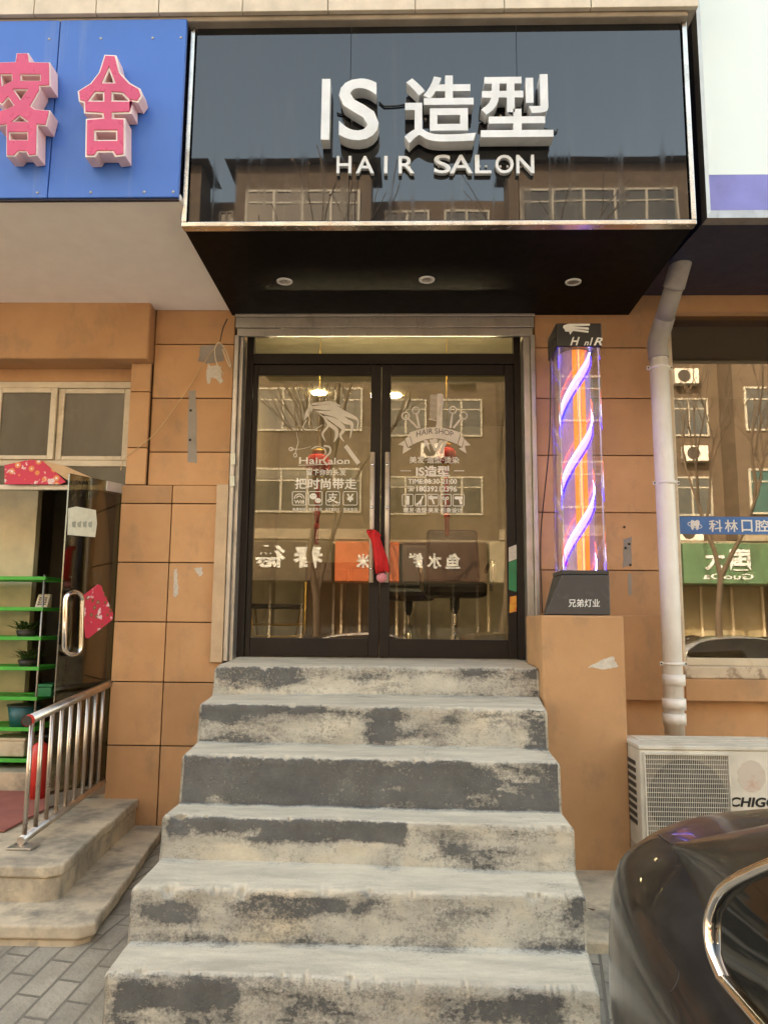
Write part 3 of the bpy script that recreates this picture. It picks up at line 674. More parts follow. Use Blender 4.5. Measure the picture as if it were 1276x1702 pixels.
# dark frame
fx0, fx1 = xo0 + .056, xo1 - .076
tz0, tz1 = Zof(590, YD, 640), Zof(558, YD, 640)       # transom pane
dz1 = Zof(607, YD, 640)
fr = MB().box(fx0, fx0 + .05, YD - .03, YD + .05, zplat, tz1 + .03).box(fx1 - .05, fx1, YD - .03, YD + .05, zplat, tz1 + .03)
fr.box(fx0 + .051, fx1 - .051, YD - .03, YD + .05, tz1, tz1 + .03).box(fx0 + .051, fx1 - .051, YD - .032, YD + .05, dz1, tz0)
fr.build('door_frame', M['dark_frame'], DR, bevel=.003)
MB().box(fx0 + .051, fx1 - .051, YD, YD + .008, tz0 + .001, tz1 - .001).build('transom_pane', M['glass'], DR)
MB().box(fx0 - .05, fx1 + .07, YD - .12, YD + .06, zplat - .04, zplat - .002).build('threshold', M['cement'], DR, bevel=.006)
xm = Xof(632, YD, 850)
def leaf(x0, x1, side):
    gx0, gx1 = (Xof(423, YD, 850), Xof(614.5, YD, 850)) if side == 0 else (Xof(648, YD, 850), Xof(841, YD, 850))
    gz0, gz1 = Zof(1062, YD, 640), Zof(624.5, YD, 640)
    y0, y1 = YD - .022, YD + .022
    f = MB().box(x0, gx0, y0, y1, zplat + .006, dz1 - .004).box(gx1, x1, y0, y1, zplat + .006, dz1 - .004).box(gx0 + .001, gx1 - .001, y0 + .001, y1, zplat + .006, gz0).box(gx0 + .001, gx1 - .001, y0 + .001, y1, gz1, dz1 - .004)
    L = f.build('door_leaf', M['dark_frame'], DR, bevel=.004)
    MB().box(gx0 + .001, gx1 - .001, YD - .004, YD + .004, gz0 + .001, gz1 - .001).build('pane', M['glass'], L)
    return L
L1 = leaf(fx0 + .053, xm - .003, 0); L2 = leaf(xm + .003, fx1 - .053, 1)
def handle(L, px, py0, py1):
    y = YD - .075; a = atY(px, py0, y); b = atY(px, py1, y); a.x = b.x = (a.x + b.x) / 2
    o = MB().tube([a, b], .017, 14).build('pull_handle', mat('satin_handle', (.72, .60, .46), .4, .35, bmp=.05, dirt=(.4, .25, .15), dscale=12), L)
    mb = MB()
    for u in (.08, .5, .92) if 0 else (.1, .43, .9):
        c = a.lerp(b, u); mb.tube([(c.x, y + .012, c.z), (c.x, YD - .0225, c.z)], .011, 10).ball((c.x, y - .012, c.z), .013, 8, 6)
    build_each(mb, 'handle_bracket', M['chrome'], o)
    return a, b
h1 = handle(L1, 618, 752, 968); h2 = handle(L2, 643, 752, 968)
# inner reflective protective film on the meeting stiles
YV = YD - .0046
def vinyl(name, L, texts=(), shapes=(), m='decal'):
    mb = MB(); k = 0
    for (s, x0, x1, y0, y1, off) in texts:
        a = atY(x0, y1, YV); b = atY(x1, y0, YV); text(mb, s, a.x, b.x, a.z, b.z, YV - k * .00003, .0004, off); k += 1
    for polys in shapes: shape(mb, pxpoly(polys, YV), YV - .001 - k * .00003, .0004); k += 1
    return mb.build(name, M[m], L)
z5 = lambda pts: [(390 + x / 4.728, 500 + y / 4.728) for x, y in pts]
z6 = lambda pts: [(640 + x * .21155, 500 + y * .21155) for x, y in pts]
c2 = lambda pts, n=5: [tuple(v) for v in spl([Vector((*p, 0)) for p in pts], n)] if False else [(v.x, v.y) for v in spl([Vector((p[0], p[1], 0)) for p in pts], n)]
def lock(pts, ws):
    c_ = c2(pts, 6); n_ = len(c_); w_ = [max(1.0, ws[min(len(ws) - 2, int(k / (n_ - 1) * (len(ws) - 1)))] * (1 - (k / (n_ - 1) * (len(ws) - 1)) % 1) + ws[min(len(ws) - 1, int(k / (n_ - 1) * (len(ws) - 1)) + 1)] * ((k / (n_ - 1) * (len(ws) - 1)) % 1)) if k < n_ - 1 else 1.0 for k in range(n_)]
    return strip(c_, w_)
locks = [lock([(606, 812), (680, 806), (760, 800), (830, 830)], [14, 22, 26, 10]), lock([(612, 838), (690, 838), (770, 840), (850, 880), (930, 915), (968, 945), (962, 1020)], [16, 40, 52, 44, 30, 16, 2]),
         lock([(640, 868), (720, 880), (800, 895), (870, 945), (920, 975), (905, 1085)], [6, 34, 52, 46, 28, 2]), lock([(700, 905), (760, 930), (810, 960), (855, 1010), (830, 1060), (862, 1110)], [6, 36, 48, 30, 18, 2]),
         lock([(700, 920), (745, 970), (795, 1010), (800, 1060), (780, 1112)], [5, 30, 30, 26, 3]), lock([(655, 880), (715, 930), (735, 980), (690, 1045), (715, 1105)], [3, 14, 16, 18, 2])]
bang = c2([(600, 815), (560, 870), (548, 935), (575, 905), (590, 850), (603, 880), (618, 840)], 4)
face_ = strip(c2([(565, 935), (540, 985), (548, 1010), (585, 1015), (640, 1005), (690, 975)]), 6)
curl = strip(c2([(600, 1165), (650, 1145), (700, 1160), (715, 1195), (690, 1220)]), [3, 6, 9, 12, 10, 9, 8, 7, 6, 6, 9, 12, 14, 12, 10, 9, 8, 7, 6, 5, 4])
ess = strip(c2([(700, 1140), (745, 1150), (750, 1190), (715, 1230), (700, 1260), (730, 1290)]), 14)
comb = [(858, 1150), (882, 1128), (988, 1270), (960, 1290)]
sciss = strip(c2([(445, 1165), (520, 1165), (600, 1145)], 3), [14, 8, 5, 4, 3, 2, 2])
ring1 = (rrect(425, 462, 1148, 1182, 16), rrect(433, 454, 1156, 1174, 8)); ring2 = (rrect(462, 490, 1195, 1232, 13), rrect(469, 483, 1203, 1224, 6))
sc2 = strip([(478, 1196), (500, 1110), (485, 1030)], [8, 6, 2])
under = [(500, 1290), (900, 1278), (900, 1281), (500, 1296)]
vinyl('hair_emblem', L1, [], [[z5(p)] for p in (*locks, bang, face_, curl, ess, comb, sciss, sc2, under)] + [[z5(a), z5(b)] for a, b in (ring1, ring2)], 'decal_dim')
vinyl('lettering', L1, [('Hair', 497, 539, 760, 771, .01), ('alon', 545, 581, 761, 771, .01)], [], 'decal')
vinyl('lettering', L1, [('留下你的头发', 509, 575, 780, 790, .012), ('把时尚带走', 490, 593, 795, 813, .02)])
def boxes(L, xs, y0, y1, r=3): 
    vinyl('icon_frame', L, [], [[rrect(x0, x1, y0, y1, r), rrect(x0 + 1, x1 - 1, y0 + 1, y1 - 1, r - 1)] for x0, x1 in xs])
IX = [(485.5, 509), (512.5, 536), (541.5, 565), (570, 594)]
boxes(L1, IX, 816.5, 840)
circ = lambda cx, cy, rx, ry, n=18: [(cx + rx * math.cos(2 * math.pi * k / n), cy + ry * math.sin(2 * math.pi * k / n)) for k in range(n)]
arc = lambda cx, cy, r, a0, a1, w: strip([(cx + r * math.cos(R(a0 + (a1 - a0) * k / 12)), cy + r * math.sin(R(a0 + (a1 - a0) * k / 12))) for k in range(13)], w)
vinyl('payment_icon', L1, [('Wifi', 489, 506, 831, 837, .02), ('支', 545, 561, 819, 835, .01), ('¥', 576, 588, 821, 834, .03)],
      [[arc(497.5, 829, 8, 180, 360, 1.5)], [arc(497.5, 829, 4.5, 190, 350, 1.5)], [circ(520.5, 825, 6, 5), circ(518.5, 824, .9, .9), circ(522.5, 824, .9, .9)], [circ(528.5, 832, 5, 4.2), circ(527, 831.5, .7, .7), circ(530.5, 831.5, .7, .7)],
       [strip(c2([(544, 833), (548, 829.5), (554, 832), (560, 836), (564, 835)]), 1.6)]])
vinyl('lettering', L1, [('免费网络', 486, 508, 844, 849, .01), ('微信支付', 512.5, 535, 844, 849, .01), ('支付宝支付', 540.5, 564, 844, 849, .01), ('现金支付', 570, 594, 844, 849, .01)])
# right leaf
teeth = [[(352, 740 + i * 9.5), (408, 738 + i * 9.5), (408, 742 + i * 9.5), (350, 745 + i * 9.5)] for i in range(20)]
spine = c2([(408, 732), (440, 730), (458, 750), (452, 830), (440, 930), (432, 1000), (398, 1000), (404, 940), (408, 880)], 3)
spine2 = [(340, 925), (400, 935), (400, 945), (345, 936)]
cut = [(445, 745), (447, 750), (425, 900), (422, 900)]
def sc(cx, cy, r, tipx, tipy, hw=8): return [[z6(circ(cx, cy, r, r)), z6(circ(cx, cy, r * .68, r * .68))], [z6(strip([(cx + (tipx - cx) * .12, cy + (tipy - cy) * .12), (cx + (tipx - cx) * .5, cy + (tipy - cy) * .5), (tipx, tipy)], [hw * 1.4, hw * 2.2, hw * 2]))]]
ban = [(190, 1035)] + [(190 + 400 * u, 1035 - 42 * math.sin(math.pi * u)) for u in (.1, .2, .3, .4, .5, .6, .7, .8, .9)] + [(590, 1035), (565, 1128)] + [(565 - 350 * u, 1128 - 48 * math.sin(math.pi * u)) for u in (.1, .2, .3, .4, .5, .6, .7, .8, .9)] + [(215, 1130)]
tails = [[(190, 1062), (155, 1085), (180, 1150), (212, 1132)], [(152, 1095), (100, 1130), (143, 1140), (135, 1205), (205, 1160), (172, 1152)], [(592, 1062), (618, 1078), (600, 1148), (570, 1130)], [(620, 1085), (670, 1135), (625, 1140), (637, 1200), (575, 1160), (605, 1152)]]
blades = [[(300, 1095), (330, 1095), (355, 1195)], [(345, 1090), (375, 1090), (398, 1170), (388, 1185)], [(425, 1095), (458, 1098), (410, 1185), (392, 1178)], [(462, 1098), (490, 1100), (445, 1200), (425, 1192)], circ(390, 1100, 22, 18)]
SH = [[z6(p)] for p in teeth + [spine2] + tails + blades] + [[z6(spine), z6(cut)]]
for a in ((160, 905, 34, 255, 1000), (240, 862, 32, 268, 1000), (530, 860, 32, 512, 1000), (614, 903, 34, 535, 1000)): SH += sc(*a)
vinyl('barber_emblem', L2, [], SH, 'decal_dim')
bm_ = MB(); vs_, fs_ = glyphs('HAIR SHOP', .0); shape(bm_, pxpoly([z6(ban)], YV), YV - .0022, .0004); bn = bm_.build('emblem_banner', M['decal_dim'], L2)
bm_ = MB(); a0 = min(v[0] for v in vs_); a1 = max(v[0] for v in vs_); b0 = min(v[1] for v in vs_); b1_ = max(v[1] for v in vs_)
def bent(x, z, d):
    u = (x - a0) / (a1 - a0); v = (z - b0) / (b1_ - b0); X = 245 + 290 * u; Y_ = 1072 - 40 * math.sin(math.pi * (.1 + .8 * u)) + 12 - v * 42
    p = atY(*z6([(X, Y_)])[0], YV); return Vector((p.x, YV - .0027 + d, p.z))
flat_to(bm_, vs_, fs_, .0003, bent); bm_.build('emblem_lettering', M['darkgrey'], L2)
vinyl('lettering', L2, [('美发·造型·烫染', 680, 763, 759, 770, .012), ('IS造型', 691, 747, 774, 792.5, .03), ('TIME:08:30-21:00', 678, 759, 796, 804, .025), ('☎', 676.5, 689, 808, 817, .01), ('18039212396', 692, 759, 808, 817, .025), ('理发·造型·美发·形象设计', 670, 768, 844, 852, .014)], [[[(665, 782), (683, 782), (683, 783.2), (665, 783.2)]], [[(754, 782), (771, 782), (771, 783.2), (754, 783.2)]]])
IX2 = [(668, 687), (689, 708), (710, 729), (731, 750), (752, 771.5)]
boxes(L2, IX2, 821, 841.5)
vinyl('service_icon', L2, [], [[rrect(675, 680, 824, 839, 1)], [strip([(693, 839), (704, 825)], [3, 1])], [strip([(698, 839), (702, 824)], [3, 1])], [circ(693, 838, 2, 2), circ(693, 838, 1, 1)],
      [rrect(712, 727, 825, 829, 1.5)], [circ(716, 827, 4, 3.6), circ(716, 827, 1.4, 1.4)], [strip([(718, 829), (721, 838)], 3)], [circ(737, 828, 2.6, 2.6), circ(737, 828, 1.3, 1.3)], [circ(743, 828, 2.6, 2.6), circ(743, 828, 1.3, 1.3)], [strip([(740, 830), (740, 839)], 2)],
      [rrect(755, 768, 825, 830, 2)], [strip([(764, 829), (766, 838)], 4)]])
# stickers on the right stile
st = MB(); 
for pl, m in (([(845, 935), (858, 930), (858, 984), (845, 980)], 'sticker_green'), ([(847, 992), (858, 990), (858, 1016), (846, 1019)], 'sticker_yellow'), ([(845, 910), (858, 905), (858, 929), (845, 934)], 'rust_tape')):
    st = MB(); shape(st, pxpoly([pl], YD - .0225), YD - .0235, .0008); st.build('sticker', M[m], L2)

# red cloth and pink ball on the handle
mb = MB(); rows = []
n = 18
def cloth_fall(path, dep, fold):
    vs = []
    for i, (px, py, wd) in enumerate(path):
        c = atY(px, py, YD - .10); ww = wd / 1278 * 5.3
        for k in range(n):
            a = 2 * math.pi * k / n; rr = 1 + .16 * math.sin(fold * a + i * .5) + .08 * math.sin(7 * a + i)
            vs.append(Vector((c.x + .5 * ww * math.cos(a) * rr, c.y - dep + .022 * math.sin(a) * (1 + .5 * math.sin(fold * a + i * .4)), c.z + .010 * math.sin(3 * a + i))))
    mb.add(vs, [(i * n + k, i * n + (k + 1) % n, (i + 1) * n + (k + 1) % n, (i + 1) * n + k) for i in range(len(path) - 1) for k in range(n)] + [list(range(n))[::-1], [len(path) * n - n + k for k in range(n)]], True)
cloth_fall([(615, 882, 12), (620, 886, 17), (624, 898, 14), (629, 915, 17), (633, 930, 21), (636, 945, 20), (637, 950, 16)], 0, 4)
cloth_fall([(621, 886, 12), (624, 900, 13), (627, 915, 13), (629, 935, 15), (629, 952, 12)], .022, 3)
c = atY(622, 888, YD - .09)
for dx, dz_, rr_ in ((-.012, .012, .030), (.018, -.01, .026)): mb.ball((c.x + dx, c.y, c.z + dz_), rr_, 12, 8, 1.1, .7, .75)
tag(mb.build('red_cloth', M['red_cloth'], base=atY(630, 950, YD - .1)), 'bright red cloth tied round the door handles', 'cloth')
p = atY(634, 960, YD - .1); mb = MB().ball(p, .036, 12, 8).tube([p, p + Vector((0, 0, .05))], .003, 6)
tag(mb.build('pompom', M['pinkball'], base=p), 'pink ball hanging below the red cloth on the door handle', 'ornament')

# things in the salon seen through the glass
def lantern(px, py0, py1, tail, Y, label):
    a = atY(px, py0, Y); b = atY(px, py1, Y); r = (a.z - b.z) / 2
    t_ = thing('red_lantern', label, 'lantern', (a.x, Y, b.z), 'red lanterns inside the salon')
    mb = MB()
    for k in range(12): an = 2 * math.pi * k / 12; mb.ball((a.x + r * .5 * math.cos(an), Y + r * .5 * math.sin(an), (a.z + b.z) / 2), r * .55, 8, 6, 1, 1, 1.5)
    mb.build('lantern_body', M['red_cloth'], t_)
    build_each(MB().tube([(a.x, Y, a.z), (a.x, Y, a.z + .02)], r * .5, 12).tube([(a.x, Y, b.z - .02), (a.x, Y, b.z)], r * .5, 12), 'lantern_cap', M['gold'], t_); MB().tube([(a.x, Y, a.z + .021), (a.x, Y, zceil)], .003, 6).build('hanging_cord', M['gold'], t_)
    for q_ in (.25, .5, .75):
        zk = b.z - .1 + (atY(px, tail, Y).z - b.z + .1) * q_ * .9; MB().ball((a.x, Y - .01, zk), .024, 10, 6, 1, .6, 1.2).build('knot', M['red_cloth'], t_)
    d = atY(px, tail, Y); MB().tube([(a.x, Y, b.z - .02), (a.x, Y, b.z - .1), (a.x, Y, d.z)], [.010, .016, .018], 10).build('tassel', M['red_cloth'], t_)
lantern(529, 752, 792, 905, 5.62, 'red lantern with a long tassel above the folding chair, inside the salon')
lantern(742, 742, 772, 890, 5.66, 'red lantern with a thin tassel above the black salon chairs')
def chair(x, y, rz, label):
    t_ = thing('salon_chair', label, 'chair', (x, y, zplat), 'salon chairs behind the glass door')
    Z = zplat
    MB().tube([(x, y, Z), (x, y, Z + .03)], .25, 20).build('chair_base', M['chrome'], t_)
    MB().tube([(x, y, Z + .03), (x, y, Z + .45)], .04, 12).build('pedestal', M['chrome'], t_)
    MB().box(x - .25, x + .25, y - .24, y + .24, Z + .45, Z + .57).build('seat', M['leather'], t_, bevel=.04)
    MB().hexa([(x - .23, y + .2, Z + .58), (x + .23, y + .2, Z + .58), (x + .23, y + .29, Z + .58), (x - .23, y + .29, Z + .58), (x - .22, y + .3, Z + 1.05), (x + .22, y + .3, Z + 1.05), (x + .22, y + .38, Z + 1.05), (x - .22, y + .38, Z + 1.05)]).build('backrest', M['leather'], t_, bevel=.03)
    for s in (-1, 1): MB().tube(spl([(x + s * .27, y - .22, Z + .5), (x + s * .29, y - .24, Z + .7), (x + s * .29, y, Z + .74), (x + s * .28, y + .25, Z + .68)]), .018, 8).build('armrest', M['chrome'], t_)
chair(.42, 6.35, 0, 'black salon chair on a chrome pedestal, nearer of the two behind the door')
chair(.05, 7.5, 0, 'black salon chair on a chrome pedestal, farther of the two behind the door')
fc = [(415, 1058), (505, 1056), (508, 1040), (507, 975)]
t_ = thing('folding_chair', 'folding chair frame of pale metal tube low behind the salon door glass', 'chair', (atY(460, 1058, 5.75).x, 5.75, zplat))
MB().tube(spl([atY(508, 968, 5.95), atY(506, 1030, 5.76), atY(505, 1050, 5.72), atY(495, 1058, 5.72), atY(430, 1058, 5.72), atY(420, 1050, 5.72), atY(418, 1030, 5.76), atY(414, 975, 5.95)]), .011, 8).build('leg_loop', M['gold'], t_)
MB().tube([atY(500, 1010, 5.9), atY(492, 1057, 6.05)], .010, 8).tube([atY(424, 1010, 5.9), atY(428, 1057, 6.05)], .010, 8).tube([atY(418, 1038, 5.8), atY(506, 1038, 5.8)], .009, 8).build('cross_tube', M['gold'], t_)
MB().box(atY(420, 1000, 5.9).x, atY(505, 1000, 5.9).x, 5.75, 6.1, Zof(1012, 5.9, 460), Zof(1004, 5.9, 460)).build('seat', M['leather'], t_, bevel=.01)
t_ = thing('shampoo_cabinet', 'low brown cabinet against the back wall of the salon', 'cabinet', (-.6, 8.8, zplat))
MB().box(-1.1, -.1, 8.6, 9.19, zplat, zplat + .9).build('cabinet_body', M['wood'], t_, bevel=.01)
for x in (-.85, -.35): MB().box(x - .22, x + .22, 8.58, 8.599, zplat + .08, zplat + .82).build('cabinet_door', M['wood'], t_, bevel=.006)
t_ = thing('mirror', 'tall framed mirror on the side wall of the salon', 'mirror', (xi1 - .05, 7.3, zplat + .6))
MB().box(xi1 - .05, xi1 - .002, 6.7, 7.9, zplat + .6, zplat + 2.1).build('frame', M['wood'], t_, bevel=.006)
MB().box(xi1 - .056, xi1 - .051, 6.76, 7.84, zplat + .66, zplat + 2.04).build('mirror_glass', M['chrome'], t_)

# ------------------------------------------------------------------ barber light on the pier
YF = 4.78
def bpole():
    x0, x1 = Xof(931, YF, 760), Xof(1002, YF, 760); zb, zt_ = Zof(948, YF, 966), Zof(577, YF, 966); dp = x1 - x0
    xc_, yc_ = (x0 + x1) / 2, YF + dp / 2; yb = YF + dp
    T = thing('barber_light', 'tall lit barber light box with coloured spirals on the low pier', 'barber light', (xc_, yc_, pzt))
    # base
    a = [(Xof(905, YF - .05, 1020), YF - .05), (Xof(1014, YF - .05, 1020), YF - .05), (x1 + .045, yb + .07), (x0 - .07, yb + .07)]
    b_ = [(x0 - .012, YF - .012), (x1 + .012, YF - .012), (x1 + .012, yb + .012), (x0 - .012, yb + .012)]
    mb = MB().prism([(x, y, pzt + .004) for x, y in a], [(x, y, zb - .028) for x, y in b_])
    mb.prism([(x, y, zb - .0275) for x, y in b_], [(x, y, zb) for x, y in b_])
    bs_ = mb.build('lamp_base', M['darkgrey'], T, bevel=.006)
    mb = MB(); k = 0
    zb0, zb1 = pzt + .004, zb - .028
    def onbase(px, py):
        # slanted front of the base
        y = YF - .05
        for _ in range(4):
            p = atY(px, py, y); y = YF - .05 + .038 * max(0, min(1, (p.z - zb0) / (zb1 - zb0)))
        return p + Vector((0, -.0015, 0))
    vs_, fs_ = glyphs('兄弟灯业', .01); A0 = min(v[0] for v in vs_); A1 = max(v[0] for v in vs_); B0 = min(v[1] for v in vs_); B1 = max(v[1] for v in vs_)
    flat_to(mb, vs_, fs_, .001, lambda x, z, d: onbase(944 + 52 * (x - A0) / (A1 - A0), 1009 - 13.5 * (z - B0) / (B1 - B0)) + Vector((0, d, 0)))
    mb.build('lettering', M['white'], bs_)
    # cap
    ct = Zof(537, YF - .01, 966); 
    MB().box(x0 - .012, x1 + .012, YF - .012, yb + .012, zt_, ct).build('lamp_cap', M['black'], T, bevel=.008)
    cap = T.children[-1]
    mb = MB(); Yc = YF - .0135
    prof_ = [[(936, 541), (944, 538), (980, 538), (979, 541.5), (950, 542), (978, 544.5), (978, 548), (952, 546), (978, 550), (977, 553), (952, 550), (950, 552), (947, 556), (945, 551), (939, 551), (937, 546), (935, 545)]]
    shape(mb, pxpoly(prof_, Yc), Yc, .001); mb.build('face_emblem', M['white'], cap)
    mb = MB()
    for s, xx0, xx1, yy0, yy1 in (('H', 947, 963, 560, 574), ('I', 979, 985, 561, 574), ('R', 986, 1001, 561, 574), ('n', 970, 978, 567.5, 574)):
        p = atY(xx0, yy1, Yc); q_ = atY(xx1, yy0, Yc); text(mb, s, p.x, q_.x, p.z, q_.z, Yc, .001, .02, .35)
    mb.build('lettering', M['white'], cap)
    # acrylic walls and rods at the corners
    th = .004
    mb = MB().box(x0, x1, YF, YF + th, zb + .001, zt_ - .001).box(x0, x1, yb - th, yb, zb + .001, zt_ - .001).box(x0, x0 + th, YF + th + .001, yb - th - .001, zb + .001, zt_ - .001).box(x1 - th, x1, YF + th + .001, yb - th - .001, zb + .001, zt_ - .001)
    mb.build('acrylic_case', M['acrylic'], T)
    mb = MB()
    for x, y in ((x0 + .009, YF + .011), (x1 - .009, YF + .011), (x0 + .009, yb - .011), (x1 - .009, yb - .011)): mb.box(x - .0035, x + .0035, y - .0035, y + .0035, zb + .001, zt_ - .001)
    build_each(mb, 'corner_rod', M['white'], T)
    # inner reflector drum with warm stripes
    ri = Rr_ = dp / 2 - .040
    MB().tube([(xc_, yc_, zb), (xc_, yc_, zt_)], ri, 28).build('lit_core', emit('lit_core', (.50, .30, .55), .022), T)
    mb = MB()
    for a0_, a1_, nm_, c_, st_ in ((248, 266, 'orange', (1, .30, .03), .07), (269, 276, 'amber', (1, .55, .16), .09), (279, 297, 'orange', (1, .30, .03), .07)):
        mb = MB(); vv = []
        for zz in (zb + .002, zt_ - .002):
            for k in range(7):
                an = R(a0_ + (a1_ - a0_) * k / 6)
                for rr_ in (ri + .001, ri + .0035): vv.append((xc_ + rr_ * math.cos(an), yc_ + rr_ * math.sin(an), zz))
        fs_q = []
        for k in range(6):
            a = 2 * k; fs_q += [(a, a + 2, a + 16, a + 14), (a + 1, a + 15, a + 17, a + 3), (a, a + 1, a + 3, a + 2), (a + 14, a + 16, a + 17, a + 15)]
        fs_q += [(0, 14, 15, 1), (12, 13, 27, 26)]
        mb.add(vv, fs_q); mb.build('core_stripe', emit('lit_' + nm_ + '_stripe', c_, st_), T)
    Rr = ri + .009; H = zt_ - zb; turns = 3.0
    cols = {'blue_led_strip': ((.012, .002, 1), 2.4), 'white_led_strip': ((.75, .72, 1), .9), 'red_led_strip': ((1, .07, .02), .7)}
    for i, (nm, (c_, s_)) in enumerate(cols.items()):
        for rep in (0, 1):
            mb = MB(); nb = 170
            ph0 = R(150) + math.pi * rep + (.55, 0, -.5)[i]
            for k in range(nb):
                u = k / (nb - 1); an = ph0 + turns * math.pi * 1.0 * u * 1.0
                mb.ball((xc_ + Rr * math.cos(an), yc_ + Rr * math.sin(an), zb + .01 + (H - .02) * u), .0042 if i < 2 else .003, 6, 4)
            mb.build(nm, emit(nm, c_, s_), T)
            if i == 0: MB().tube([(xc_ + (Rr - .004) * math.cos(ph0 + turns * math.pi * k / 40), yc_ + (Rr - .004) * math.sin(ph0 + turns * math.pi * k / 40), zb + .01 + (H - .02) * k / 40) for k in range(41)], .006, 8).build('led_tube', emit('glow_' + nm, (.03, .004, 1), .22), T)
    for rep in (0, 1):
        mb = MB(); vv = []; nk = 72
        for k in range(nk + 1):
            u = k / nk; z_ = zb + .004 + (H - .008) * u
            for d_ in (-.10, .12, .34, .50):
                an = R(150) + math.pi * rep + d_ + turns * math.pi * u
                vv += [(xc_ + rr_ * math.cos(an), yc_ + rr_ * math.sin(an), z_) for rr_ in (ri + .0042, ri + .0060)]
        ff = []
        for k in range(nk):
            for q_ in range(3):
                a = k * 8 + q_ * 2; ff += [(a, a + 2, a + 10, a + 8), (a + 1, a + 9, a + 11, a + 3)]
            a = k * 8; ff += [(a, a + 8, a + 9, a + 1), (a + 6, a + 7, a + 15, a + 14)]
        mb.add(vv, ff, True); mb.build('light_band', emit('violet_white_band', (.62, .44, 1), .115), T)
    # rear bracket and cable
    mb = MB().box(xc_ - .03, xc_ + .03, yb + .013, YW + .018, zt_ + .01, zt_ + .04); mb.build('wall_bracket', M['black'], T)
    mb = MB().tube(spl([(x0 + .0, YF + .01, zt_ + .06), (x0 - .03, YF + .02, zt_ + .05), (x0 - .04, YF + .04, zt_ - .05), (x0 - .045, YF + .12, zt_ - .6), (x0 - .075, yb + .06, zb + .25), (x0 - .07, yb + .085, pzt + .02)]), .004, 6); mb.build('power_cable', M['black'], T)
bpole()

# ------------------------------------------------------------------ downpipe
YQ = 5.08
def pipe():
    P = lambda x, y, Y=YQ: atY(x, y, Y)
    bot = P(1121, 1230); top = P(1094, 596); e1 = P(1100, 545); e2 = P(1128, 440, 4.78); e3 = P(1143, 395, 4.62)
    T = thing('downpipe', 'white plastic rain downpipe with grey elbows running down to the air conditioner', 'pipe', bot)
    r = .062
    MB().tube([bot, P(1113, 1000), P(1104, 800), top], r, 20).build('pipe_run', M['pvc'], T)
    MB().tube(spl([top, P(1092, 570), P(1098, 548), P(1105, 525, 5.02)], 5), r * 1.08, 20).build('elbow', M['pvc_grey'], T)
    MB().tube([P(1104, 528, 5.02), P(1120, 475, 4.86)], r, 20).build('pipe_run', M['pvc_grey'], T)
    MB().tube(spl([P(1119, 478, 4.86), P(1128, 445, 4.78), P(1135, 420, 4.74), P(1141, 398, 4.72), P(1141, 388, 4.78), P(1136, 386, 4.92)], 5), [r * 1.12] * 26, 20).build('elbow', M['pvc_grey'], T)
    mb = MB()
    for x, y, k in ((1120, 1195, 1.16), (1119.5, 1170, 1.18), (1119, 1130, 1.14)):
        c = P(x, y); mb.tube([c - Vector((0, 0, .035)), c + Vector((0, 0, .035))], r * k, 20)
    build_each(mb, 'coupling', M['pvc'], T)
    for x, y in ((1095, 612), (1106, 803), (1118, 1103)):
        c = P(x, y); mb = MB().tube([c - Vector((0, 0, .010)), c + Vector((0, 0, .010))], r * 1.10, 20).box(c.x - .085, c.x + .085, c.y - .01, c.y + .004, c.z - .012, c.z + .012)
        mb.build('pipe_clamp', M['pvc'], T)
        build_each(MB().ball((c.x - .078, c.y - .012, c.z), .006, 6, 4).ball((c.x + .078, c.y - .012, c.z), .006, 6, 4), 'clamp_screw', M['black'], T)
pipe()

# ------------------------------------------------------------------ dental shop window (part of the building)
wz0, wz1 = zsill + .03, Zof(500, YW, 1200)
wx0 = xd
WN = MB().box(wx0, wx0 + .05, YW + .05, YW + .13, wz0 - .03, wz1).box(wx0 + .051, 6.9, YW + .05, YW + .13, wz0 - .03, wz0 + .02).box(wx0 + .051, 6.9, YW + .05, YW + .13, wz1 - .05, wz1).box(4.2, 4.26, YW + .052, YW + .13, wz0 + .021, wz1 - .051)
WN = WN.build('shop_window', M['white_frame'], B, bevel=.004)
MB().box(wx0 + .051, 6.9, YW + .09, YW + .098, wz0 + .021, wz1 - .051).build('pane', M['glass_dark'], WN)
yv = YW + .0895; bz_0, bz_1 = Zof(888, yv, 1200), Zof(859, yv, 1200)
MB().box(wx0 + .052, 6.8, yv - .0012, yv - .0004, bz_0, bz_1).build('blue_banner', mat('blue_vinyl', (.06, .17, .46), .5, bmp=0), WN)
mb = MB(); yv -= .0018
for ch, x0, x1 in (('科', 1178, 1199), ('林', 1204, 1225), ('口', 1232, 1249), ('腔', 1254, 1277), ('门', 1281, 1303), ('诊', 1307, 1330)):
    p = atY(x0, 884, yv); q_ = atY(x1, 864, yv); text(mb, ch, p.x, q_.x, p.z, q_.z, yv, .0006, .015)
mb.build('banner_lettering', M['white'], WN)
mb = MB(); tooth = c2([(1147, 866), (1150, 864), (1154, 866), (1158, 864), (1162, 867), (1161, 873), (1160, 879), (1157, 881), (1155, 875), (1153, 875), (1151, 881), (1148, 878), (1147, 872), (1147, 866)], 3)
shape(mb, pxpoly([tooth], yv), yv, .0006)
el = [(1154 + 12 * math.cos(a) * .97 - 4 * math.sin(a) * .25, 873 + 12 * math.cos(a) * .25 + 4 * math.sin(a)) for a in [2 * math.pi * k / 30 for k in range(31)]]
shape(mb, pxpoly([strip(el, 1.1)], yv), yv - .0006, .0003)
mb.build('tooth_emblem', M['white'], WN)
ri = MB().box(wx0, 6.95, 7.6, 7.7, 0, 4.2).box(wx0 - .1, wx0 - .001, YW + .4, 7.6, 0, 4.2).box(wx0, 6.95, YW + .35, 7.6, -.1, .5)
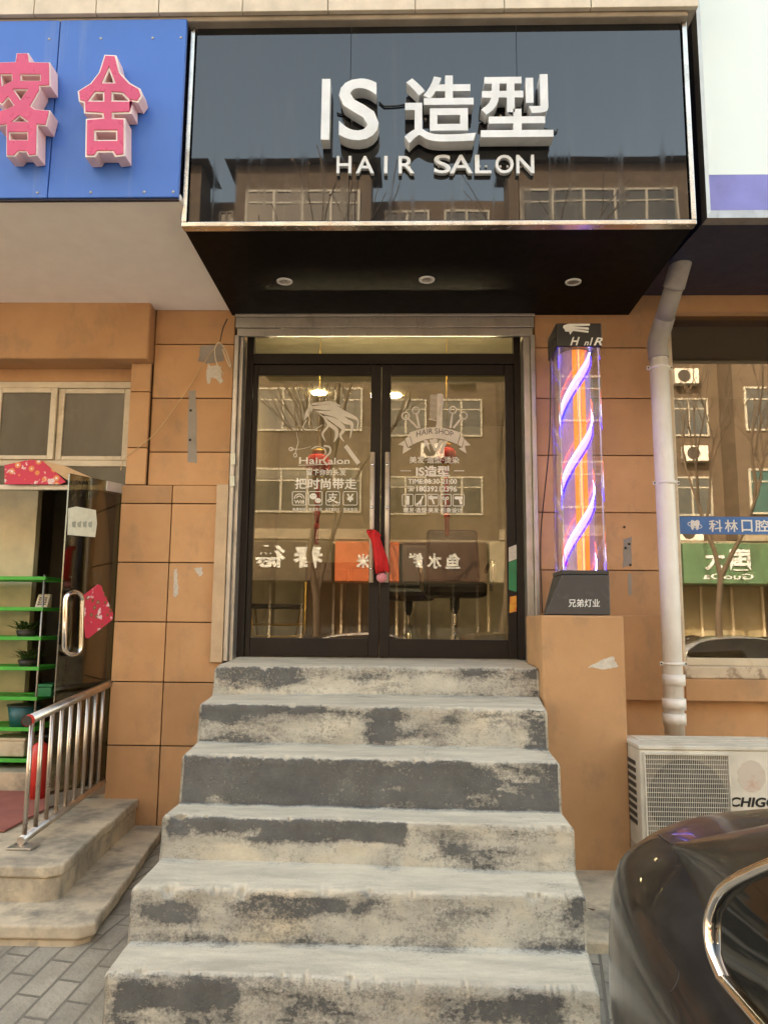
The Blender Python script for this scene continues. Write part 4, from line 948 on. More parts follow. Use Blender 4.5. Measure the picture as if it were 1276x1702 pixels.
build_each(ri, 'interior_wall', M['int_wall'], B)
MB().box(wx0, 6.95, YW + .14, 9, wz1 - .03, wz1 + .1).build('interior_ceiling', M['ceiling_board'], B)

# ------------------------------------------------------------------ left shop: upper window, glass door, inside
YG = YW + .14
uz0, uz1 = Zof(775, YG, 120), Zof(634, YG, 120)
ux1 = xa + .03; um = Xof(90, YG, 700)
WL = MB(); t_w = .045
WL.box(-3.4, ux1, YG, YG + .06, uz1 - .05, uz1).box(-3.4, ux1, YG, YG + .06, uz0, uz0 + .045).box(ux1 - .05, ux1, YG + .001, YG + .06, uz0 + .046, uz1 - .051)
WL = WL.build('shop_window', M['white_frame'], B, bevel=.005)
for a, b, dy in ((-3.0, um + .015, -.012), (um + .02, ux1 - .055, .008)):
    z0_, z1_ = uz0 + .048, uz1 - .053
    sm = MB().box(a, a + t_w, YG + dy, YG + dy + .03, z0_, z1_).box(b - t_w, b, YG + dy, YG + dy + .03, z0_, z1_).box(a + t_w + .001, b - t_w - .001, YG + dy, YG + dy + .03, z0_, z0_ + .03).box(a + t_w + .001, b - t_w - .001, YG + dy, YG + dy + .03, z1_ - .035, z1_)
    sm.build('sash', M['white_frame'], WL, bevel=.004)
    MB().box(a + t_w, b - t_w, YG + dy + .012, YG + dy + .018, z0_ + .03, z1_ - .035).build('pane', M['glass_dusty'], WL)
zdt = Zof(806, YG, 150)
MB().box(-3.4, ux1, YG + .012, YG + .02, zdt, uz0 - .002).build('transom_pane', M['glass_dusty'], WL)
MB().box(-3.4, ux1, YG + .0, YG + .06, zdt - .035, zdt - .001).build('door_head', M['alu'], WL)
MB().box(-3.4, ux1 + .02, YG - .0, YW + .5, uz1 + .001, zl[-1] + .02).build('window_head', M['ochre'], B)
MB().box(ux1 - .012, ux1 + .03, YG - .02, YG + .3, z1, uz0 - .01).build('door_jamb', M['alu'], B)
# red floral film above the door
mb = MB(); shape(mb, pxpoly([[(8, 773), (50, 764), (72, 766), (92, 783), (110, 801), (100, 805), (8, 805)]], YG - .03), YG - .03, .002)
tag(mb.build('floral_film', M['floral_red'], base=atY(60, 805, YG)), 'torn red floral film hanging under the window over the glass door', 'film')
mb = MB(); shape(mb, pxpoly([[(70, 765), (110, 775), (153, 794), (150, 800), (112, 798), (90, 782)]], YG - .04), YG - .04, .002)
tag(mb.build('torn_paper', mat('peach_paper', (.62, .42, .24), .8), base=atY(110, 800, YG)), 'torn peach paper flap above the glass door next to floral film', 'paper')
# interior
lx0, lx1 = -3.9, xa + .25
zin = z1 + .135
li = MB().box(lx0 - .1, lx0, YG + .3, 8.5, 0, 4.3).box(lx0, lx1, 8.5, 8.6, 0, 4.3)
build_each(li, 'interior_wall', M['int_wall'], B)
MB().box(lx1, lx1 + .1, YW + .51, 8.5, 0, 4.3).build('interior_wall', M['int_dark'], B)
MB().box(lx0, lx1, YG - .02, 8.5, z1 - .3, zin).build('interior_floor', M['slab'], B, bevel=.01)
MB().box(lx0, lx1, YG + .07, 8.5, 3.2, 3.25).build('interior_ceiling', M['int_ceiling'], B)
MB().box(Xof(62, 6.1), Xof(100, 6.1), 6.4, 6.45, zin, 2.9).build('interior_door', M['int_dark'], B)
MB().box(lx0, Xof(62, 5.88), 5.88, 5.95, zin, 3.2).build('interior_partition', mat('yellowish_plaster', (.86, .76, .54), .8), B)
# lobby mat
mt = atZ(-200, 1390, z1 + .004); mb = MB().box(-3.0, Xof(120, 5.3, 1320), 4.42, YG - .03, z1 + .006, z1 + .016)
tag(mb.build('carpet', M['redmat'], base=(-2.4, 4.9, z1), bevel=.003), 'faded red carpet on the landing behind the steel railing', 'carpet')
# open glass door
pf_t = atY(110, 797, 4.92); ph_t = atY(198, 806, YW + .05)
ph = Vector((xa + .005, YW + .03, 0)); pf = Vector((atY(108, 900, 4.9).x, 4.9, 0)); zdb, zd_t = z1 + .03, ph_t.z
GD = thing('glass_door', 'open frameless glass door with a long steel handle beside the ochre wall', 'door', (ph.x, ph.y, zdb))
dv = (pf - ph).normalized(); nv = Vector((-dv.y, dv.x, 0)) * .006
def gpt(u, z, off=0): return Vector((ph.x + (pf.x - ph.x) * u, ph.y + (pf.y - ph.y) * u, z)) + nv * off
MB().prism([gpt(0, zdb, -1), gpt(1, zdb, -1), gpt(1, zdb, 1), gpt(0, zdb, 1)], [gpt(0, zd_t, -1), gpt(1, zd_t, -1), gpt(1, zd_t, 1), gpt(0, zd_t, 1)]).build('pane', glass('greenish_glass', (.50, .46, .34), .03, 1.3), GD)
mb = MB()
for z in (zdb, zd_t - .07): mb.prism([gpt(0, z, -2.2), gpt(.35 if z > zdb else 1, z, -2.2), gpt(.35 if z > zdb else 1, z, 2.2), gpt(0, z, 2.2)], [gpt(0, z + .07, -2.2), gpt(.35 if z > zdb else 1, z + .07, -2.2), gpt(.35 if z > zdb else 1, z + .07, 2.2), gpt(0, z + .07, 2.2)])
build_each(mb, 'patch_fitting', M['alu'], GD, bevel=.003)
MB().prism([gpt(0, zdb, -1.6), gpt(.03, zdb, -1.6), gpt(.03, zdb, 1.6), gpt(0, zdb, 1.6)], [gpt(0, zd_t, -1.6), gpt(.03, zd_t, -1.6), gpt(.03, zd_t, 1.6), gpt(0, zd_t, 1.6)]).build('edge_strip', mat('green_edge', (.12, .15, .09), .4), GD)
sgn = -1 if nv.y > 0 else 1
def gpx(px, py, off):  # photo point on the door plane
    d = ray(px, py); o = Vector((0, 0, CZ)); n_ = Vector((nv.x, nv.y, 0)).normalized(); b0 = gpt(0, 0)
    return o + d * ((b0 - o).dot(n_) / d.dot(n_)) + n_ * off * sgn
def loop(cx, hw, y0, y1, off):
    pts = []
    r_ = hw
    for k in range(9): an = math.pi * k / 8; pts.append((cx + hw * math.cos(an), y0 + r_ - r_ * math.sin(an)))
    for k in range(9): an = math.pi + math.pi * k / 8; pts.append((cx + hw * math.cos(an), y1 - r_ - r_ * math.sin(an)))
    return [gpx(x - (y - y0) * .03, y, off) for x, y in pts]
lp = loop(115, 14, 984, 1088, .05); MB().tube(lp + [lp[0]], .0155, 12, False).build('pull_handle', M['chrome'], GD)
mb = MB()
for k in (4, 13): mb.tube([lp[k], lp[k] + (gpx(115, 1000, 0) - gpx(115, 1000, .05))], .012, 10)
build_each(mb, 'handle_stud', M['black'], GD)
def ondoor(mb, poly, off, th):
    vs_, fs_ = curve2d([poly]); flat_to(mb, vs_, fs_, th, lambda x, y, d: gpx(x, -y, off - d))
mb = MB(); ondoor(mb, [(112, -845), (125, -842), (158, -848), (160, -870), (157, -893), (111, -889)], .010, .001); nt_ = mb.build('paper_notice', M['paper'], GD)
mb = MB()
for i, xx in enumerate((118, 127, 136, 145)): ondoor(mb, [(xx, -868 - (i % 2)), (xx + 7, -866), (xx + 6, -877), (xx + 1, -876)], .0112, .0006)
nb_ = mb.build('notice_writing', mat('grey_ink', (.42, .42, .34), .9), nt_)
mb = MB(); ondoor(mb, [(133, -993), (161, -971), (167, -973), (187, -1020), (186, -1030), (146, -1061), (141, -1060)], .0085, .001); mb.build('floral_sticker', M['floral_green'], GD)

# steel railing on the landing
bn_ = atZ(35, 1398, z1 + .035); tn_ = atY(48, 1197, bn_.y); bf_ = atZ(166, 1303, z1 + .035); bf_.y = min(bf_.y, YW - .06); bf_ = atY(166, 1303, bf_.y)
tf_ = atY(176, 1139, bf_.y)
RL = thing('steel_railing', 'short stainless steel railing on the landing in front of the glass door', 'railing', (bn_.x, bn_.y, z1))
MB().tube([tn_, tf_, tf_ + (tf_ - tn_).normalized() * .06], .026, 18).build('handrail', M['rail_steel'], RL)
e_ = (tf_ - tn_).normalized(); MB().tube([tn_ - e_ * .022, tn_ + e_ * .012], .0285, 18, False).build('end_cap', M['red_plastic'], RL)
MB().tube([tn_ - e_ * .021, tn_ - e_ * .019], .025, 18).build('open_end', M['ac_dark'], RL)
MB().tube([bn_, bf_, bf_ + (bf_ - bn_).normalized() * .06], .022, 16).build('bottom_rail', M['rail_steel'], RL)
for k in range(9):
    u = .035 + .93 * k / 8; a = bn_.lerp(bf_, u); b = tn_.lerp(tf_, u); MB().tube([a, b], .0125, 10).build('baluster', M['rail_steel'], RL)
mb = MB().box(bn_.x - .05, bn_.x + .08, bn_.y - .05, bn_.y + .05, z1 + .002, z1 + .014); mb.build('foot_plate', M['alu'], RL, bevel=.003)

# green rack with pots behind the glass door
YR0, YR1 = 5.52, 5.82
RK = thing('green_rack', 'green plastic shelf rack standing in the doorway behind the railing', 'rack', (Xof(0, YR0), YR0, zin))
rx1 = Xof(66, YR0, 1080); rx0 = rx1 - .72; rzt = Zof(955, YR0, 60)
for x in (rx0, rx1):
    for y in (YR0, YR1): MB().tube([(x, y, zin), (x, y, rzt)], .008, 8).build('post', M['alu'], RK)
SZ = [Zof(v, YR0, 60) for v in (961, 1012, 1061, 1111, 1161, 1212, 1264)]
for z in SZ:
    z = max(z, zin + .01)
    mb = MB().box(rx0 - .012, rx1 + .012, YR0 - .012, YR0 + .004, z - .014, z + .012).box(rx0 - .012, rx1 + .012, YR1 - .004, YR1 + .012, z - .014, z + .012).box(rx0 - .012, rx0 + .004, YR0 + .005, YR1 - .005, z - .014, z + .012).box(rx1 - .004, rx1 + .012, YR0 + .005, YR1 - .005, z - .014, z + .012).box(rx0 + .005, rx1 - .005, YR0 + .005, YR1 - .005, z - .004, z + .002)
    mb.build('shelf', M['green'], RK, bevel=.002)
def potplant(x, y, z, n, label, sp=.15):
    t_ = thing('potted_plant', label, 'plant', (x, y, z), 'plants on the green rack')
    MB().tube([(x, y, z), (x, y, z + .05)], [.06, .075], 14).build('pot', M['darkgrey'], t_)
    mb = MB()
    for k in range(n):
        an = random.uniform(0, 6.28); l_ = random.uniform(.5, 1) * sp; c = Vector((x + random.uniform(-.05, .05), y + random.uniform(-.05, .05), z + .05)); d = Vector((math.cos(an) * l_, math.sin(an) * l_, random.uniform(.3, 1) * .10)); s_ = Vector((-d.y, d.x, 0)).normalized() * .008
        mb.add([c, c + d * .6 + s_, c + d + Vector((0, 0, -.02)), c + d * .6 - s_], [(0, 1, 2, 3)])
    mb.build('leaves', M['leaf'], t_)
potplant(rx1 - .14, 5.66, SZ[3] + .004, 130, 'bushy small plant on the fourth green shelf from the top')
potplant(rx1 - .17, 5.66, SZ[2] + .004, 70, 'sparse small plant on the third green shelf from the top')
p = atY(78, 1008, 5.64); TP = thing('desk_phone', 'white keypad telephone on the second green shelf', 'phone', (rx1 - .02, 5.62, SZ[1]))
mb = MB().hexa([(rx1 - .10, 5.60, SZ[1] + .004), (rx1 - .005, 5.60, SZ[1] + .004), (rx1 - .005, 5.68, SZ[1] + .004), (rx1 - .10, 5.68, SZ[1] + .004), (rx1 - .10, 5.65, SZ[1] + .11), (rx1 - .005, 5.65, SZ[1] + .11), (rx1 - .005, 5.68, SZ[1] + .11), (rx1 - .10, 5.68, SZ[1] + .11)]); mb.build('phone_body', M['white_frame'], TP, bevel=.008)
mb = MB()
for i in range(3):
    for j in range(4): zz = SZ[1] + .03 + j * .016; yy = 5.60 + .05 * (zz - SZ[1] - .004) / .106; mb.box(rx1 - .08 + i * .022, rx1 - .066 + i * .022, yy - .004, yy + .002, zz, zz + .009)
mb.build('keypad', M['darkgrey'], TP)
def carton(x, y, z, w, d, h, m, label, name='carton', grp=None):
    t_ = thing(name, label, 'box', (x, y, z), grp)
    MB().box(x - w / 2, x + w / 2, y - d / 2, y + d / 2, z, z + h).build('box_body', M[m], t_, bevel=.01)
    MB().box(x - w / 2 - .006, x + w / 2 + .006, y - d / 2 - .006, y + d / 2 + .006, z + h + .0005, z + h + .02).build('box_lid', M[m], t_, bevel=.004)
carton(Xof(26, 5.66, 1225), 5.66, SZ[6] + .015, .24, .2, .11, 'white_frame', 'off-white box on the lowest shelf of the green rack', grp=None)
carton(Xof(85, 5.68, 1130), 5.66, SZ[4] + .004, .11, .16, .07, 'sticker_green', 'small green box on the fifth shelf of the green rack')
bx_ = rx1 - .03; t_ = thing('bucket', 'dark teal bucket on the sixth shelf of the green rack', 'bucket', (bx_ - .12, 5.66, SZ[5] + .004))
MB().tube([(bx_ - .12, 5.66, SZ[5] + .003), (bx_ - .12, 5.66, SZ[5] + .145)], [.085, .11], 20).build('bucket_body', mat('teal_plastic', (.03, .13, .15), .4), t_)
MB().tube([(bx_ - .12, 5.66, SZ[5] + .146), (bx_ - .12, 5.66, SZ[5] + .155)], .115, 20).build('rim', M['darkgrey'], t_)
# red fire extinguisher on the landing behind railing
ex = atY(62, 1330, 5.2); EX = thing('fire_extinguisher', 'red cylinder standing behind the railing near the green rack', 'extinguisher', (ex.x, 5.2, z1 + .016))
MB().tube([(ex.x, 5.2, z1 + .016), (ex.x, 5.2, z1 + .30), (ex.x, 5.2, z1 + .35), (ex.x, 5.2, z1 + .37)], [.06, .06, .045, .02], 20).build('cylinder', M['red_plastic'], EX)
MB().tube([(ex.x, 5.2, z1 + .37), (ex.x, 5.2, z1 + .40)], .018, 10).box(ex.x - .012, ex.x + .05, 5.19, 5.21, z1 + .40, z1 + .412).build('valve', M['black'], EX)
# small wall items
def wallpatch(polys, name, m, label, cat, Y, th=.002):
    mb = MB(); shape(mb, pxpoly([rough(q_, .9 if m != 'paper' else .3, 6, i_) for i_, q_ in enumerate(polys)], Y), Y, th); p = atY(*polys[0][0], Y)
    if cat == 'patch': return plab(mb.build(name, M[m], B), label)
    return tag(mb.build(name, M[m], base=p), label, cat)
wallpatch([[(314, 650), (326, 648), (327, 770), (311, 768)]], 'cement_strip', 'grey_patch', 'vertical grey filler strip with two screws under the coiled wire', 'patch', YW + .0265)
wallpatch([[(333, 574), (370, 573), (372, 600), (345, 604), (330, 600)]], 'cement_patch', 'grey_patch', 'grey filler patch beside the coiled white wire', 'patch', YW + .0265)
wallpatch([[(346, 603), (350, 608), (362, 607), (368, 610), (367, 622), (371, 634), (366, 638), (360, 629), (351, 628), (349, 638), (344, 636), (343, 616)]], 'paper_scrap', 'rust_tape', 'torn paper scrap stuck under the coiled white wire', 'scrap', YW + .0255)
wallpatch([[(290, 946), (294, 945), (295, 960), (297, 985), (292, 993), (288, 990)]], 'paper_scrap', 'rust_tape', 'narrow torn paper strip on the ochre tile', 'scrap', YW - .0025)
wallpatch([[(322, 944), (336, 943), (337, 955), (331, 958), (326, 950)]], 'paper_scrap', 'rust_tape', 'small torn paper corner beside the narrow strip', 'scrap', YW - .0025)
wallpatch([[(383, 755), (391, 753), (391, 772), (383, 772)]], 'small_label', 'paper', 'upper of two tiny printed labels on the door rail', 'label', YW - .0365, .001)
wallpatch([[(382, 792), (390, 791), (390, 808), (382, 808)]], 'small_label', 'paper', 'lower of two tiny printed labels on the door rail', 'label', YW - .0365, .001)
wallpatch([[(1035, 896), (1049, 892), (1049, 940), (1043, 940), (1043, 990), (1048, 990)][:4] + [(1035, 944)]], 'cement_patch', 'grey_patch', 'pale filler patch with screw holes between barber light and downpipe', 'patch', YW + .0185, .0015)
wallpatch([[(1043, 955), (1049, 953), (1049, 988), (1043, 991)]], 'cement_strip', 'grey_patch', 'short pale filler streak below the screw holes', 'patch', YW + .0185, .0015)
for x, y in ((317, 682), (316, 731)): MB().ball(atY(x, y, YW + .022), .009, 8, 5).build('wall_screw', M['ac_dark'], B)
for x, y in ((1037, 876), (1045, 904), (1039, 911), (1047, 939)): MB().ball(atY(x, y, YW + .014), .009, 8, 5).build('wall_screw', M['ac_dark'], B)
# hanging wires on the left wall
mb = MB().tube(spl([atY(378, 530, YW - .02), atY(371, 545, YW - .02), atY(366, 568, YW - .02)]), .004, 6)
tag(mb.build('black_cable', M['black'], base=atY(366, 568, YW)), 'short black cable dropping from the black sign to the coiled wire', 'cable')
mb = MB().tube(spl([atY(366, 570, YW - .02), atY(348, 590, YW), atY(310, 650, YW + .01), atY(262, 716, YW - .01), atY(225, 748, YW - .012), atY(206, 764, YW - .012), atY(201, 782, YW - .012)]), .0032, 5)
tag(mb.build('thin_wire', mat('tan_wire', (.60, .42, .22), .6), base=atY(250, 720, YW)), 'thin tan wire crossing the ochre wall down to the old window', 'wire')
mb = MB().tube(spl([atY(372, 623, YW - .02), atY(360, 603, YW - .02), atY(357, 580, YW - .03), atY(364, 570, YW - .03), atY(374, 580, YW - .02), atY(383, 605, YW - .02), atY(381, 608, YW - .02), atY(370, 580, YW - .025)]), .0042, 6)
tag(mb.build('wire_coil', M['white_frame'], base=atY(370, 620, YW)), 'loop of white cable hanging beside the shutter rail', 'cable')

# ------------------------------------------------------------------ air conditioner
def ac():
    yf, yb = 4.42, 4.80; xl = Xof(1062, yf, 1250); z1_ = Zof(1239, yf, 1070); h = .56; wd = .86
    T = thing('air_conditioner', 'weathered cream outdoor air conditioner unit below the downpipe, behind the parked car', 'air conditioner', (xl + wd / 2, 4.6, z1_ - h))
    MB().box(xl, xl + wd, yf, yb, z1_ - h, z1_ - .02).build('casing', M['ac_body'], T, bevel=.012, seg=3)
    mb = MB().box(xl - .006, xl + wd + .006, yf - .006, yb + .006, z1_ - .0195, z1_)
    for k in range(5): y = yf + .06 + k * .065; mb.box(xl + .05, xl + wd - .05, y, y + .025, z1_ + .0005, z1_ + .006)
    mb.build('top_cover', M['ac_body'], T, bevel=.004)
    gx0, gx1, gz1_, gz0_ = Xof(1072, yf, 1300), Xof(1209, yf, 1300), Zof(1254, yf, 1140), z1_ - h + .04
    cx, cz = (gx0 + gx1) / 2, (gz0_ + gz1_) / 2; rr = min(gx1 - gx0, gz1_ - gz0_) / 2 - .01
    MB().box(gx0, gx1, yf - .0015, yf - .0005, gz0_, gz1_).build('fan_recess', mat('dusty_recess', (.24, .20, .15), .8), T)
    MB().tube([(cx, yf - .0018, cz), (cx, yf - .0030, cz)], rr, 40).build('fan_opening', M['ac_dark'], T)
    mb = MB()
    for k in range(5):
        an = 2 * math.pi * k / 5
        pts = [(cx + r * math.cos(an + da), cz + r * math.sin(an + da)) for r, da in ((.04, 0), (rr * .9, -.3), (rr * .95, .2), (.04, .5))]
        mb.add([(pts[0][0], yf - .004, pts[0][1]), (pts[1][0], yf - .004, pts[1][1]), (pts[2][0], yf - .010, pts[2][1]), (pts[3][0], yf - .010, pts[3][1])], [(0, 1, 2, 3)])
    mb.tube([(cx, yf - .0035, cz), (cx, yf - .012, cz)], .05, 14); mb.build('fan', M['darkgrey'], T)
    mb = MB(); n = 44
    for k in range(n + 1): x = gx0 + (gx1 - gx0) * k / n; mb.box(x - .0012, x + .0012, yf - .018, yf - .0155, gz0_, gz1_)
    for k in range(20): z = gz0_ + (gz1_ - gz0_) * k / 19; mb.box(gx0, gx1, yf - .0210, yf - .0185, z - .0013, z + .0013)
    mb.box(gx0 - .008, gx0 - .002, yf - .022, yf, gz0_, gz1_).box(gx1 + .002, gx1 + .008, yf - .022, yf, gz0_, gz1_).box(gx0 - .008, gx1 + .008, yf - .022, yf, gz1_ + .002, gz1_ + .008)
    mb.build('fan_grille', M['ac_body'], T)
    mb = MB(); a = atY(1213, 1341, yf - .002); b = atY(1292, 1326, yf - .002)
    text(mb, 'CHIGO', a.x, b.x, a.z, b.z, yf - .0025, .002, .03, .2); mb.build('lettering', M['black'], T)
    mb = MB(); p = atY(1248, 1290, yf); shape(mb, [[(p.x + .075 * math.cos(2 * math.pi * k / 20) * (1 + .1 * math.sin(k * 3)), p.z + .085 * math.sin(2 * math.pi * k / 20)) for k in range(20)]], yf - .0015, .001); em = mb.build('faded_emblem', mat('faded_print', (.55, .47, .40), .7, col2=(.5, .3, .22), scale=25, lo=.5, hi=.8), T)
    mb = MB()
    for k in range(9): mb.box(xl - .004, xl - .0005, yf + .08, yb - .06, z1_ - .12 - k * .04, z1_ - .098 - k * .04)
    mb.build('side_louvre', M['ac_dark'], T)
    mb = MB().box(xl + .08, xl + .14, yf + .02, yb - .02, .16, z1_ - h - .001).box(xl + wd - .14, xl + wd - .08, yf + .02, yb - .02, .16, z1_ - h - .001)
    build_each(mb, 'stand', M['cement'], T, bevel=.006)
ac()
# kerb strip right of the stairs
k0 = atZ(1150, 1535, .2); mb = MB().box(Rc[4].x + .06, 6, 3.62, 3.74, .05, .215)
struct(mb.build('kerb', M['slab'], bevel=.012))
struct(MB().box(Rc[4].x + .06, 6.5, 3.741, YW + .02, .0, .203).build('path', M['slab']))
p = atZ(965, 1510, .19); mb = MB().tube([p, p + Vector((.05, -.06, .012))], .008, 6)
tag(mb.build('twig', M['wood'], base=p), 'short brown twig lying between the stairs and the low pier', 'twig')

# ------------------------------------------------------------------ cars
def make_car(name, paint, label, loc, rz, group=None, full=True):
    T = thing(name, label, 'car', (0, 0, 0), group)
    hw = .90
    st = [  # y, half width, bottom z, shoulder z, deck z
        (2.36, .62, .42, .86, 1.0), (2.34, .76, .34, .96, 1.085), (2.20, .855, .30, 1.005, 1.115), (1.90, .90, .27, .965, 1.095), (1.62, .905, .25, .905, .98), (1.25, .905, .25, .885, .94), (.9, .90, .24, .88, .93), (0, .90, .24, .87, .92), (-.9, .89, .24, .88, .95), (-1.5, .88, .26, .84, .92), (-2.0, .84, .28, .74, .82), (-2.25, .70, .32, .66, .72), (-2.33, .52, .40, .58, .60)]
    rows = []
    for y, w_, zb, zs, zd in st:
        half = [(0, zb), (w_ * .80, zb), (w_ * .95, zb + .10), (w_, (zb + zs) * .5), (w_ * .985, zs - .10), (w_ * .955, zs - .01), (w_ * .90, zs + .02), (w_ * .72, zd - .004), (0, zd + .012)]
        ring = [(x, z) for x, z in half] + [(-x, z) for x, z in half[-2:0:-1]]
        rows.append([(x, y, z) for x, z in ring])
    n = len(rows[0]); mb = MB()
    mb.add([v for r in rows for v in r], [(i * n + k, i * n + (k + 1) % n, (i + 1) * n + (k + 1) % n, (i + 1) * n + k) for i in range(len(rows) - 1) for k in range(n)] + [list(range(n)), [(len(rows) - 1) * n + k for k in range(n)][::-1]], True)
    body = mb.build('body', paint, T); sub = body.modifiers.new('s', 'SUBSURF'); sub.levels = sub.render_levels = 3
    body_dg = body
    # cabin: painted roof + pillars
    cs = [(2.05, .70, 1.03, .70, 1.07), (1.68, .765, .95, .66, 1.24), (1.05, .775, .93, .585, 1.435), (.2, .77, .94, .60, 1.475), (-.45, .765, .93, .58, 1.43), (-1.15, .74, .90, .66, 1.02), (-1.3, .70, .90, .64, .96)]
    rows = []
    for y, wb, zb, wt, zt_ in cs:
        dzz = zt_ - zb
        half = [(wb, zb), (wb + (wt - wb) * .5 + .012, zb + dzz * .5), (wt, zt_ - dzz * .14), (wt * .86, zt_ - dzz * .03), (0, zt_)]
        ring = half + [(-x, z) for x, z in half[-2::-1]]; rows.append([(x, y, z) for x, z in ring])
    n = len(rows[0]); mb = MB(); mb.add([v for r in rows for v in r], [(i * n + k, i * n + k + 1, (i + 1) * n + k + 1, (i + 1) * n + k) for i in range(len(rows) - 1) for k in range(n - 1)], True)
    cab = mb.build('roof', paint, T); sub = cab.modifiers.new('s', 'SUBSURF'); sub.levels = sub.render_levels = 2
    def side_x(y, z):   # outer face of the cabin side
        for (a, b) in zip(cs, cs[1:]):
            if b[0] <= y <= a[0]:
                u = (a[0] - y) / (a[0] - b[0]); wb, zb, wt, zt_ = [a[i] + (b[i] - a[i]) * u for i in (1, 2, 3, 4)]
                v = max(0, min(1, (z - zb) / max(.05, zt_ - zb) / .86)); return wb + (wt - wb) * v + .030 * math.sin(math.pi * v) + .010
        return .7
    outl = [(1.60, .935), (1.655, .97), (1.665, 1.04), (1.60, 1.12), (1.30, 1.285), (.95, 1.355), (.4, 1.395), (-.2, 1.375), (-.55, 1.30), (-1.0, 1.06), (-1.05, .965), (-.6, .945), (0, .94), (.7, .935), (1.2, .932)]
    for s in (-1, 1):
        pts = [Vector((s * side_x(y, z), y, z)) for y, z in outl]
        c = Vector((s * (side_x(.3, 1.17) + .004), .3, 1.17)); grid = []
        vs = [p for p in pts]; cen = []
        mb = MB(); NS = 6
        ringv = []
        for j in range(NS + 1):
            u = j / NS
            for (y, z) in outl:
                yy = y + (.3 - y) * u; zz = z + (1.16 - z) * u; ringv.append(Vector((s * side_x(yy, zz), yy, zz)))
        m_ = len(outl); mb.add(ringv, [(j * m_ + k, j * m_ + (k + 1) % m_, (j + 1) * m_ + (k + 1) % m_, (j + 1) * m_ + k) for j in range(NS) for k in range(m_)], True)
        mb.build('side_window', M['car_glass'], T)
        cl = [Vector((s * (side_x(p.y, p.z) + .004), p.y, p.z)) for p in spl(pts + [pts[0]], 5)]
        MB().tube(cl, .012, 10, False).build('window_trim', M['chrome'], T)
    # rear and front screens
    for nm, a, b in (('rear_window', (1.93, .56, 1.075), (1.20, .50, 1.415)), ('windscreen', (-1.20, .62, 1.0), (-.55, .52, 1.40))):
        mb = MB(); off = Vector((0, .03 if a[0] > 0 else -.03, .035))
        nn = 8; vv = []
        for j in range(nn + 1):
            u = j / nn; y, w_, z = [a[i] + (b[i] - a[i]) * u for i in range(3)]; bul = .035 * math.sin(math.pi * u)
            for k in range(9): x = w_ * (k / 4 - 1); vv.append(Vector((x, y - (.05 if a[0] > 0 else -.05) * (x / .6) ** 2, z + bul - .05 * (x / .6) ** 2)) + off)
        mb.add(vv, [(j * 9 + k, j * 9 + k + 1, (j + 1) * 9 + k + 1, (j + 1) * 9 + k) for j in range(nn) for k in range(8)], True); mb.build(nm, M['car_glass'], T)
    for s in (-1, 1):
        for y in (1.42, -1.40):
            x = s * .80
            wv = MB(); prof_w = [(.31, -.10), (.335, -.07), (.335, .07), (.31, .10), (.22, .09), (.22, -.09)]
            vv = [(x + d, y + r * math.cos(2 * math.pi * k / 28), .335 + r * math.sin(2 * math.pi * k / 28)) for k in range(28) for r, d in prof_w]
            wv.add(vv, [(k * 6 + j, k * 6 + (j + 1) % 6, ((k + 1) % 28) * 6 + (j + 1) % 6, ((k + 1) % 28) * 6 + j) for k in range(28) for j in range(6)], True)
            wo = wv.build('wheel', M['tyre'], T)
            rm = MB().tube([(x + s * .02, y, .335), (x + s * .075, y, .335)], [.225, .20], 24)
            for k in range(5): an = 2 * math.pi * k / 5; rm.box(x + s * .07 - .01, x + s * .07 + .02, y - .02 + .1 * math.cos(an), y + .02 + .1 * math.cos(an), .315 + .1 * math.sin(an), .355 + .1 * math.sin(an))
            rm.build('rim', M['alu'], wo)
        MB().ball((s * .56, 2.28, .84), .16, 14, 8, 1.0, .4, .5).build('tail_lamp', M['tail_red'], T)
        MB().ball((s * .62, -2.12, .66), .15, 14, 8, 1.2, .7, .5).build('headlight', M['chrome'], T)
        MB().ball((s * .97, -.75, 1.0), .10, 12, 8, .9, .6, .75).build('wing_mirror', paint, T)
    T.location = loc; T.rotation_euler = (0, 0, rz)
    return T
def seam(T, name, pts, r=.003):
    # panel gaps follow the bodywork: find them on the finished body surface
    body = [c for c in T.children if c.name.split('.')[0] == 'body'][0]
    bpy.context.view_layer.update(); ev = body.evaluated_get(bpy.context.evaluated_depsgraph_get()); inv = T.matrix_world.inverted(); out = []
    for px, py in pts:
        o_ = inv @ Vector((0, 0, CZ)); d_ = (inv.to_3x3() @ ray(px, py)).normalized()
        hit, loc, nr, _ = ev.ray_cast(o_, d_)
        if hit: out.append(loc)
    if len(out) > 2:
        mb = MB(); mb.tube(spl(out, 4), r, 6); o = mb.build(name, M['black']); o.parent = T
car = make_car('parked_car', M['car_paint'], 'glossy dark brown car with chrome window trim parked beside the stairs', (1.41, -.02, 0), R(1))
seam(car, 'trunk_seam', [(1076, 1366), (1084, 1376), (1094, 1388), (1106, 1398), (1117, 1405)], .0035)
seam(car, 'fuel_flap_seam', [(1094, 1563), (1108, 1582), (1121, 1604), (1127, 1622), (1122, 1638), (1112, 1650)], .0013)
carm = {'silver': mat('silver_car_paint', (.42, .43, .44), .25, .6, bmp=0, coat=1), 'white': mat('white_car_paint', (.6, .6, .6), .25, bmp=0, coat=1), 'blue': mat('blue_car_paint', (.06, .09, .15), .25, .3, bmp=0, coat=1)}
